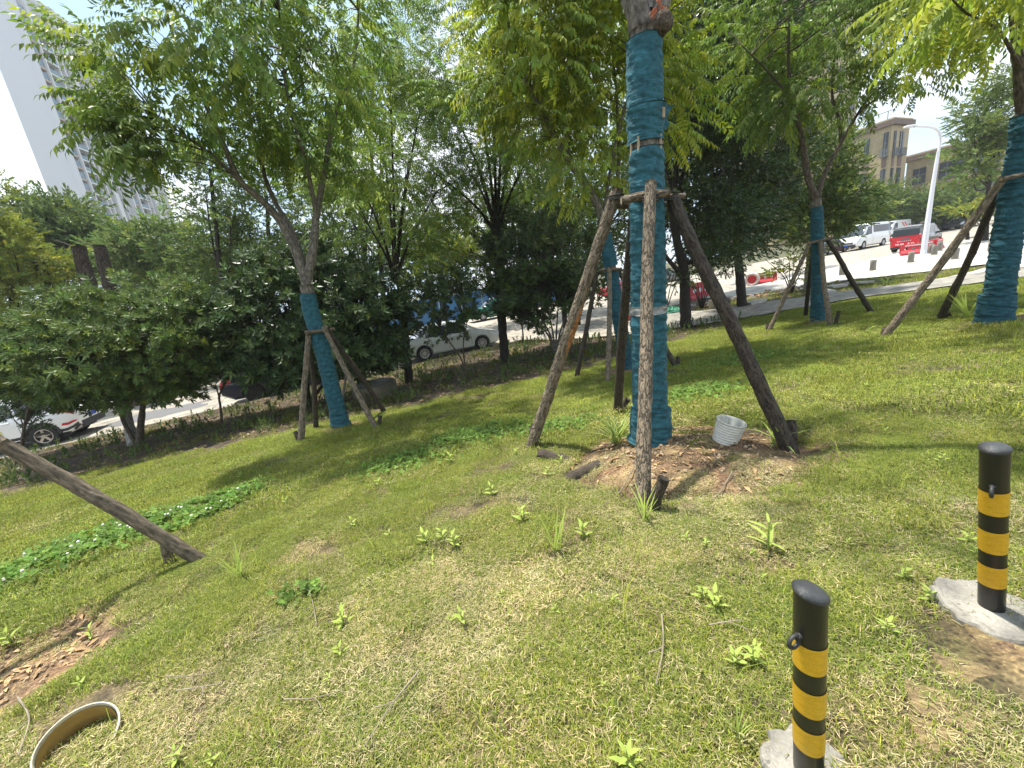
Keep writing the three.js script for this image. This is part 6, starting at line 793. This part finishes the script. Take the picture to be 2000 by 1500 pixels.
// leaf litter under the strip's trees
{ const g = new THREE.Group(); g.name = 'leaf_litter'; tag(g, 'dry fallen leaves under the planted strip', 'leaf litter', null, 'stuff'); scene.add(g); const lf = leafGeo(0.09, 0.045, 0.5, 0.3), l = []; for (let i = 0; i < 9000; i++) { const t = rr(-20, 16), n = rr(8, 15.45); if (n < lawnEdge(t) + 0.3 || onPath(t, n)) continue; const [x, z] = fromTN(t, n); if (fbm2(x * 0.7 + 8, z * 0.7, 3) < -0.1 && rnd() < 0.7) continue; const k = rr(0.4, 1.2); l.push([mtx(V(x, gH(x, z) + 0.02, z), eul(rr(-0.5, 0.5), rr(0, 6.28), rr(-0.5, 0.5)), rr(0.6, 1.3)), C(k, k * 0.85, k * 0.68)]); } scatter('leaves', lf, std([0.33, 0.25, 0.17], 0.85, { side: THREE.DoubleSide }), l, g); }
// low ground cover: hedge seedlings along the kerb side of the strip
{ const g = new THREE.Group(); g.name = 'ground_cover'; tag(g, 'low leafy ground cover in the planted strip', 'ground cover', null, 'stuff'); scene.add(g); const l = [[], []]; for (let i = 0; i < 5200; i++) { const t = rr(-20, 12), n = rr(8, 15.3); if (n < lawnEdge(t) + 0.5 || onPath(t, n) || inPoly([[6.6, 15.6], [7.6, 13], [9.1, 10.62], [12.9, 13.78], [15.6, 15.6]], t, n)) continue; const [x, z] = fromTN(t, n); if (fbm2(x * 0.6 + 3, z * 0.6 + 7, 3) < 0.0) continue; const k = rr(0.5, 1.1); l[i % 2].push([mtx(V(x, gH(x, z) + 0.03, z), quatTo(V(gauss() * 0.4, 1, gauss() * 0.4), rr(0, 6)), rr(0.6, 1.1)), C(k, k, k)]); } l.forEach((q, i) => scatter('shoots', LEAF.sprig[i], M.leafMid, q, g)); }
// clover bank on the left
{ const g = new THREE.Group(); g.name = 'clover_patch'; tag(g, 'dense green clover patch behind the slanting log at the left', 'clover', null, 'stuff'); scene.add(g);
  const lf = leafGeo(0.03, 0.026, 0.25, 0.1), tri = mergeGeometries([0, 1, 2].map((i) => lf.clone().rotateZ(0.15).rotateY(i * 2.094))), l = [], fl = []; const c = [[-20, 1150], [120, 1090], [260, 1040], [400, 1000], [480, 965]].map(([x, y]) => gnd(x, y));
  for (const [s0, w, nn] of [[0, 0.6, 12000]]) for (let i = 0; i < nn; i++) { const k = rnd() * (c.length - 1), a = Math.floor(k), p = c[a].clone().lerp(c[a + 1], k - a), wv = w * (1 - 0.5 * (k / (c.length - 1))) * (0.8 + 0.5 * noise2(k * 2, 3)); const x = p.x + gauss() * wv * 0.7, z = p.z + gauss() * wv * 0.95; const y = gH(x, z), h = rr(0.01, 0.1) * (1 - 0.4 * rnd()); if (fineN(x * 0.6, z * 0.6) < -0.22) continue; const q = rr(0.5, 1.3); l.push([mtx(V(x, y + h, z), eul(rr(-0.9, 0.9), rr(0, 6.28), rr(-0.9, 0.9)), rr(0.5, 1.25)), C(q * rr(0.75, 1.1), q, q * 0.8)]); if (rnd() < 0.005) fl.push([mtx(V(x, y + h + 0.03, z), eul(0, 0, 0), rr(0.7, 1.2)), C(1, 1, 1)]); }
  for (const [px, py, r, nn] of [[930, 850, 0.55, 1500], [1360, 768, 0.5, 1100], [1080, 835, 0.4, 700], [780, 905, 0.5, 700], [590, 1165, 0.12, 60], [1440, 705, 0.8, 900]]) { const p = gnd(px, py); for (let i = 0; i < nn; i++) { const x = p.x + gauss() * r, z = p.z + gauss() * r * 0.6, q = rr(0.5, 1.25); l.push([mtx(V(x, gH(x, z) + rr(0.01, 0.07), z), eul(rr(-0.9, 0.9), rr(0, 6.28), rr(-0.9, 0.9)), rr(0.5, 1.2)), C(q * 0.95, q, q * 0.8)]); } }
  scatter('clover_leaves', tri, leafMat([0.17, 0.27, 0.055], 0.38, 0.1), l, g); scatter('clover_flowers', new THREE.IcosahedronGeometry(0.011, 1), std([0.7, 0.66, 0.6], 0.9), fl, g); }
// seedlings and weeds scattered over the lawn
{ const broad = leafGeo(1, 0.36, 0.25, 0.25, 3), narrow = leafGeo(1, 0.22, 0.3, 0.35, 3);
  const weedLabel = 'small yellow-green seedling growing out of the short lawn', wg = 'seedlings in the lawn';
  const marks = [[1583, 1300, 'nearer bollard'], [1940, 1050, 'bollard at the right edge'], [1255, 985, 'front prop of the largest tree'], [160, 1400, 'half-buried bucket'], [385, 1090, 'slanting log'], [1420, 850, 'white ribbed bucket'], [1640, 640, 'Y-forked tree props'], [690, 840, 'V-forked tree props'], [1000, 1480, 'bottom edge of the view'], [1040, 870, 'left prop foot of the largest tree'], [1780, 680, 'long right-hand prop poles'], [650, 1250, 'pale twig in the open lawn'], [850, 1060, 'middle of the open lawn'], [1290, 1280, 'long pale twig']];
  const nearMark = (x, y) => marks.reduce((a, m) => (Math.hypot(m[0] - x, m[1] - y) < Math.hypot(a[0] - x, a[1] - y) ? m : a))[2];
  const weed = (px, py, s, n, geo, up, label = 'small yellow-green seedling in the grass near the ' + nearMark(px, py), mat = M.weed, name = 'weed_seedling') => { const p = onGround(px, py), z = depthAt(px, py, -p.z), h = (s * z) / 753; const t = thing(name, p, label, 'weed', wg); const st = mesh('stem', new THREE.CylinderGeometry(h * 0.02, h * 0.03, h * 0.9, 5), mat, t); st.position.y = h * 0.4; for (let i = 0; i < n; i++) { const k = (i + 0.5) / n, o = mesh('leaf', geo, mat, t); o.scale.setScalar(h * rr(0.45, 0.75) * (1 - 0.3 * k)); o.position.y = h * 0.85 * k; o.quaternion.copy(eul(rr(-0.3, 0.3), i * 2.4 + rr(0, 1), up * rr(0.4, 1.2) + 0.35 * k)); } };
  for (const [x, y, s, n] of [[672, 1222, 42, 9], [905, 1222, 40, 7], [880, 1215, 22, 6], [1160, 1345 - 70, 0, 0], [1395, 1190, 46, 9], [1372, 1170, 36, 8], [1434, 1300, 42, 8], [1470, 1295, 52, 9], [1226, 1500, 60, 8], [830, 1062, 34, 8], [888, 1070, 36, 9], [865, 1055, 30, 8], [1020, 1020, 34, 9], [1140, 1050, 36, 8], [1085, 1200, 24, 6], [1765, 1132, 34, 8], [1730, 1240, 38, 9], [1815, 1175, 34, 8], [690, 1030, 22, 7], [665, 1280, 30, 6], [760, 1048, 18, 6], [1340, 1060, 22, 6], [1380, 1072, 24, 7], [1470, 1088, 22, 7], [1490, 1138, 20, 6], [1200, 1180, 22, 6], [1180, 1352, 26, 6], [645, 1335, 24, 7], [350, 1490, 40, 7], [420, 1495, 30, 7], [195, 1395, 28, 8], [162, 1345, 26, 7], [170, 1225, 34, 8], [20, 1255, 40, 8], [980, 1168, 20, 6], [845, 1105, 22, 6], [1655, 1070, 22, 6], [1890, 1060, 30, 7], [1838, 905, 24, 7], [1905, 1085, 34, 7], [960, 968, 26, 7], [880, 905, 24, 7], [740, 950, 20, 6], [560, 985, 18, 6], [1630, 780, 14, 6], [1690, 760, 14, 6], [1780, 705, 16, 7], [1730, 850, 16, 6], [1610, 735, 12, 6], [1700, 650, 18, 8], [1500, 760, 12, 6], [1070, 930, 22, 7], [1095, 905, 22, 7], [1010, 890, 18, 6], [820, 870, 16, 6], [470, 935, 16, 6]]) if (s) weed(x, y, s, n, broad, 0.55);
  weed(1500, 1075, 75, 9, narrow, 0.8, 'tall thin-leaved weed below the right-hand prop of the largest tree'); 
  for (const [x, y, s, label] of [[1090, 1075, 85, 'tuft of tall grass blades left of the front prop'], [470, 1130, 75, 'tuft of tall grass blades right of the slanting log'], [1262, 1020, 80, 'leafy grass tuft at the foot of the front prop'], [1440, 1180 + 260, 70, 'tall grass tuft near the bottom edge left of the nearer bollard'], [1890, 625, 70, 'tall thin weeds beside the wrapped tree at the right edge']]) { const p = onGround(x, y), h = (s * depthAt(x, y, -p.z)) / 753, t = thing('grass_tuft', p, label, 'grass tuft', 'tall grass tufts on the lawn'); const geo = leafGeo(1, 0.045, 0.3, 0.25, 3); for (let i = 0; i < 16; i++) { const o = mesh('blade', geo, M.weed, t); o.scale.setScalar(h * rr(0.6, 1.1)); o.position.set(gauss() * h * 0.08, 0, gauss() * h * 0.08); o.quaternion.copy(eul(0, rr(0, 6.28), rr(1.05, 1.5))); } }
  // large silvery grass clump at the foot of the middle tree
  { const p = onGround(1204, 868), t = thing('grass_clump', p, 'arching pale grass clump at the foot of the largest tree', 'grass clump'); const geo = leafGeo(1, 0.035, 0.3, 0.75, 3); for (let i = 0; i < 60; i++) { const o = mesh('blade', geo, i % 3 ? M.weed : M.leafPale, t); o.scale.setScalar(rr(0.16, 0.46)); o.position.set(gauss() * 0.04, 0.0, gauss() * 0.04); o.quaternion.copy(eul(0, rr(0, 6.28), rr(0.9, 1.5))); } }
  { const p = onGround(1520, 872), t = thing('grass_clump', p, 'broad-bladed grass clump at the foot of the right-hand dark prop', 'grass clump'); const geo = leafGeo(1, 0.07, 0.3, 0.6, 3); for (let i = 0; i < 16; i++) { const o = mesh('blade', geo, M.weed, t); o.scale.setScalar(rr(0.12, 0.3)); o.position.set(gauss() * 0.04, 0, gauss() * 0.04); o.quaternion.copy(eul(0, rr(0, 6.28), rr(0.7, 1.4))); } }
}
// fallen twigs
{ const tw = [[[1293, 1215], [1296, 1280], [1282, 1355], 0.005, 'long pale twig lying upright in the picture, left of the nearer bollard'], [[822, 1325], [775, 1385], [718, 1473], 0.005, 'long straight twig on the grass near the bottom middle'], [[560, 1380], [620, 1378], [672, 1362], 0.004, 'short dark twig left of the long straight twig'], [[350, 1362], [400, 1355], [440, 1348], 0.004, 'pale bent twig right of the half-buried bucket'], [[602, 1150], [615, 1190], [622, 1232], 0.004, 'pale twig right of the small clover clump'], [[1385, 1236], [1420, 1230], [1450, 1227], 0.004, 'thin twig above the two bright seedlings'], [[40, 1370], [65, 1420], [45, 1490], 0.006, 'white forked twig in the bare pit at the lower left'], [[330, 1333], [380, 1333], [430, 1325], 0.003, 'straight straw stalk right of the bare pit'], [[1250, 905], [1210, 960], [1175, 1000], 0.006, 'dry stick lying left of the front prop'], [[1430, 930], [1405, 960], [1390, 985], 0.005, 'dry stick on the bare soil below the bucket'], [[1395, 905], [1400, 912], [1412, 920], 0.006, 'dark stick chip beside the bucket']];
  for (const [a, b, c, r, label] of tw) { const ps = [a, b, c].map(([x, y]) => onGround(x, y).add(V(0, 0.034 + r, 0))); const o = thing('fallen_twig', ps[1].clone(), label, 'twig', 'fallen twigs on the lawn'); const g = tube(ps, (k) => lerp(r * 0.75, r * 0.35, k), { seg: 6, step: 0.03, bump: rough(0.3, 30) }); shift(g, o.position); mesh('twig', g, M.paleTwig, o); const d = ps[2].clone().sub(ps[0]).normalize(), s = V(-d.z, 0.15, d.x); const g2 = tube([ps[1], ps[1].clone().addScaledVector(d, 0.03).addScaledVector(s, 0.025), ps[1].clone().addScaledVector(d, 0.05).addScaledVector(s, 0.05)], () => r * 0.4, { seg: 5, step: 0.02 }); shift(g2, o.position); mesh('side_shoot', g2, M.paleTwig, o); }
  // curled strips of bark and clods round the middle tree
  for (const [x, y, a, label] of [[1140, 918, 0.4, 'curled brown bark strip left of the front prop'], [1085, 895, -0.5, 'reddish bark strip near the left prop foot']]) { const p = onGround(x, y); const g = new THREE.CylinderGeometry(0.05, 0.05, 0.34, 14, 6, true, 0, 2.2); const q = g.attributes.position; for (let i = 0; i < q.count; i++) { const k = q.getY(i); q.setX(i, q.getX(i) * (1 - Math.abs(k) * 1.6) + 0.02 * noise2(k * 9, x)); } g.rotateZ(Math.PI / 2); g.computeVertexNormals(); const m = M.bark.clone(); m.side = THREE.DoubleSide; const o = mesh('bark_strip', g, m); o.position.copy(p).add(V(0, 0.012, 0)); o.rotation.set(0.4, a, 0); tag(o, label, 'bark', 'bark strips on the bare soil'); }
  const l = []; const g = new THREE.Group(); g.name = 'soil_clods'; tag(g, 'loose soil clods and stones on the bare patches', 'soil', null, 'stuff'); scene.add(g); for (let i = 0; i < 2600; i++) { const b = BARE[i % 10 < 6 ? 0 : i % 10 < 8 ? 5 : 1 + (i % 4)]; const x = b[0] + gauss() * b[2] * 0.75, z = b[1] + gauss() * b[3] * 0.75; if (rnd() > bareAt(x, z) || blocked(x, z)) continue; const s = Math.pow(rnd(), 5) * 0.016 + 0.003, k = rr(0.6, 1.2); l.push([mtx(V(x, gH(x, z) + s * 0.3, z), eul(rr(0, 6), rr(0, 6), rr(0, 6)), V(s, s * 0.7, s)), C(0.36 * k, 0.26 * k, 0.165 * k)]); } scatter('clods', new THREE.DodecahedronGeometry(1, 0), std([1, 1, 1], 0.95), l, g);
  const dry = []; for (let i = 0; i < 900; i++) { const b = BARE[i % 3 ? 0 : 5], x = b[0] + gauss() * b[2] * 0.8, z = b[1] + gauss() * b[3] * 0.8; if (rnd() > bareAt(x, z) + 0.2) continue; const k = rr(0.5, 1.2); dry.push([mtx(V(x, gH(x, z) + 0.008, z), eul(rr(-0.4, 0.4), rr(0, 6.28), rr(-0.3, 0.3)), rr(0.5, 1.4)), C(k, k * 0.85, k * 0.65)]); } scatter('dry_leaflets', leafGeo(0.055, 0.02, 0.5, 0.3), std([0.42, 0.31, 0.2], 0.9, { side: THREE.DoubleSide }), dry, g); }
// worn yellow flagstones in the lower right corner
{ const g = new THREE.Group(); g.name = 'flagstones'; tag(g, 'worn yellowish flagstones half lost in the grass, lower right corner', 'flagstone', null, 'structure'); scene.add(g); const m = std([0.34, 0.26, 0.14], 0.9, { map: T.soil }); for (const [x, y, a, b, r] of [[1960, 1330, 0.17, 0.07, 0.5], [1925, 1400, 0.19, 0.07, 0.6], [1985, 1250, 0.13, 0.06, 0.5], [1900, 1460, 0.14, 0.06, 0.55], [1990, 1430, 0.14, 0.07, 0.6]]) { const p = onGround(x, y); const o = mesh('flagstone', new RoundedBoxGeometry(a * 1.6, 0.03, b * 1.6, 2, 0.012), m, g); o.position.copy(p).add(V(0, -0.017, 0)); o.rotation.set(rr(-0.03, 0.03), -r, rr(-0.03, 0.03)); } }
scene.traverse((o) => { if (o.isMesh) { o.castShadow = true; o.receiveShadow = true; } });
renderer.render(scene, camera);
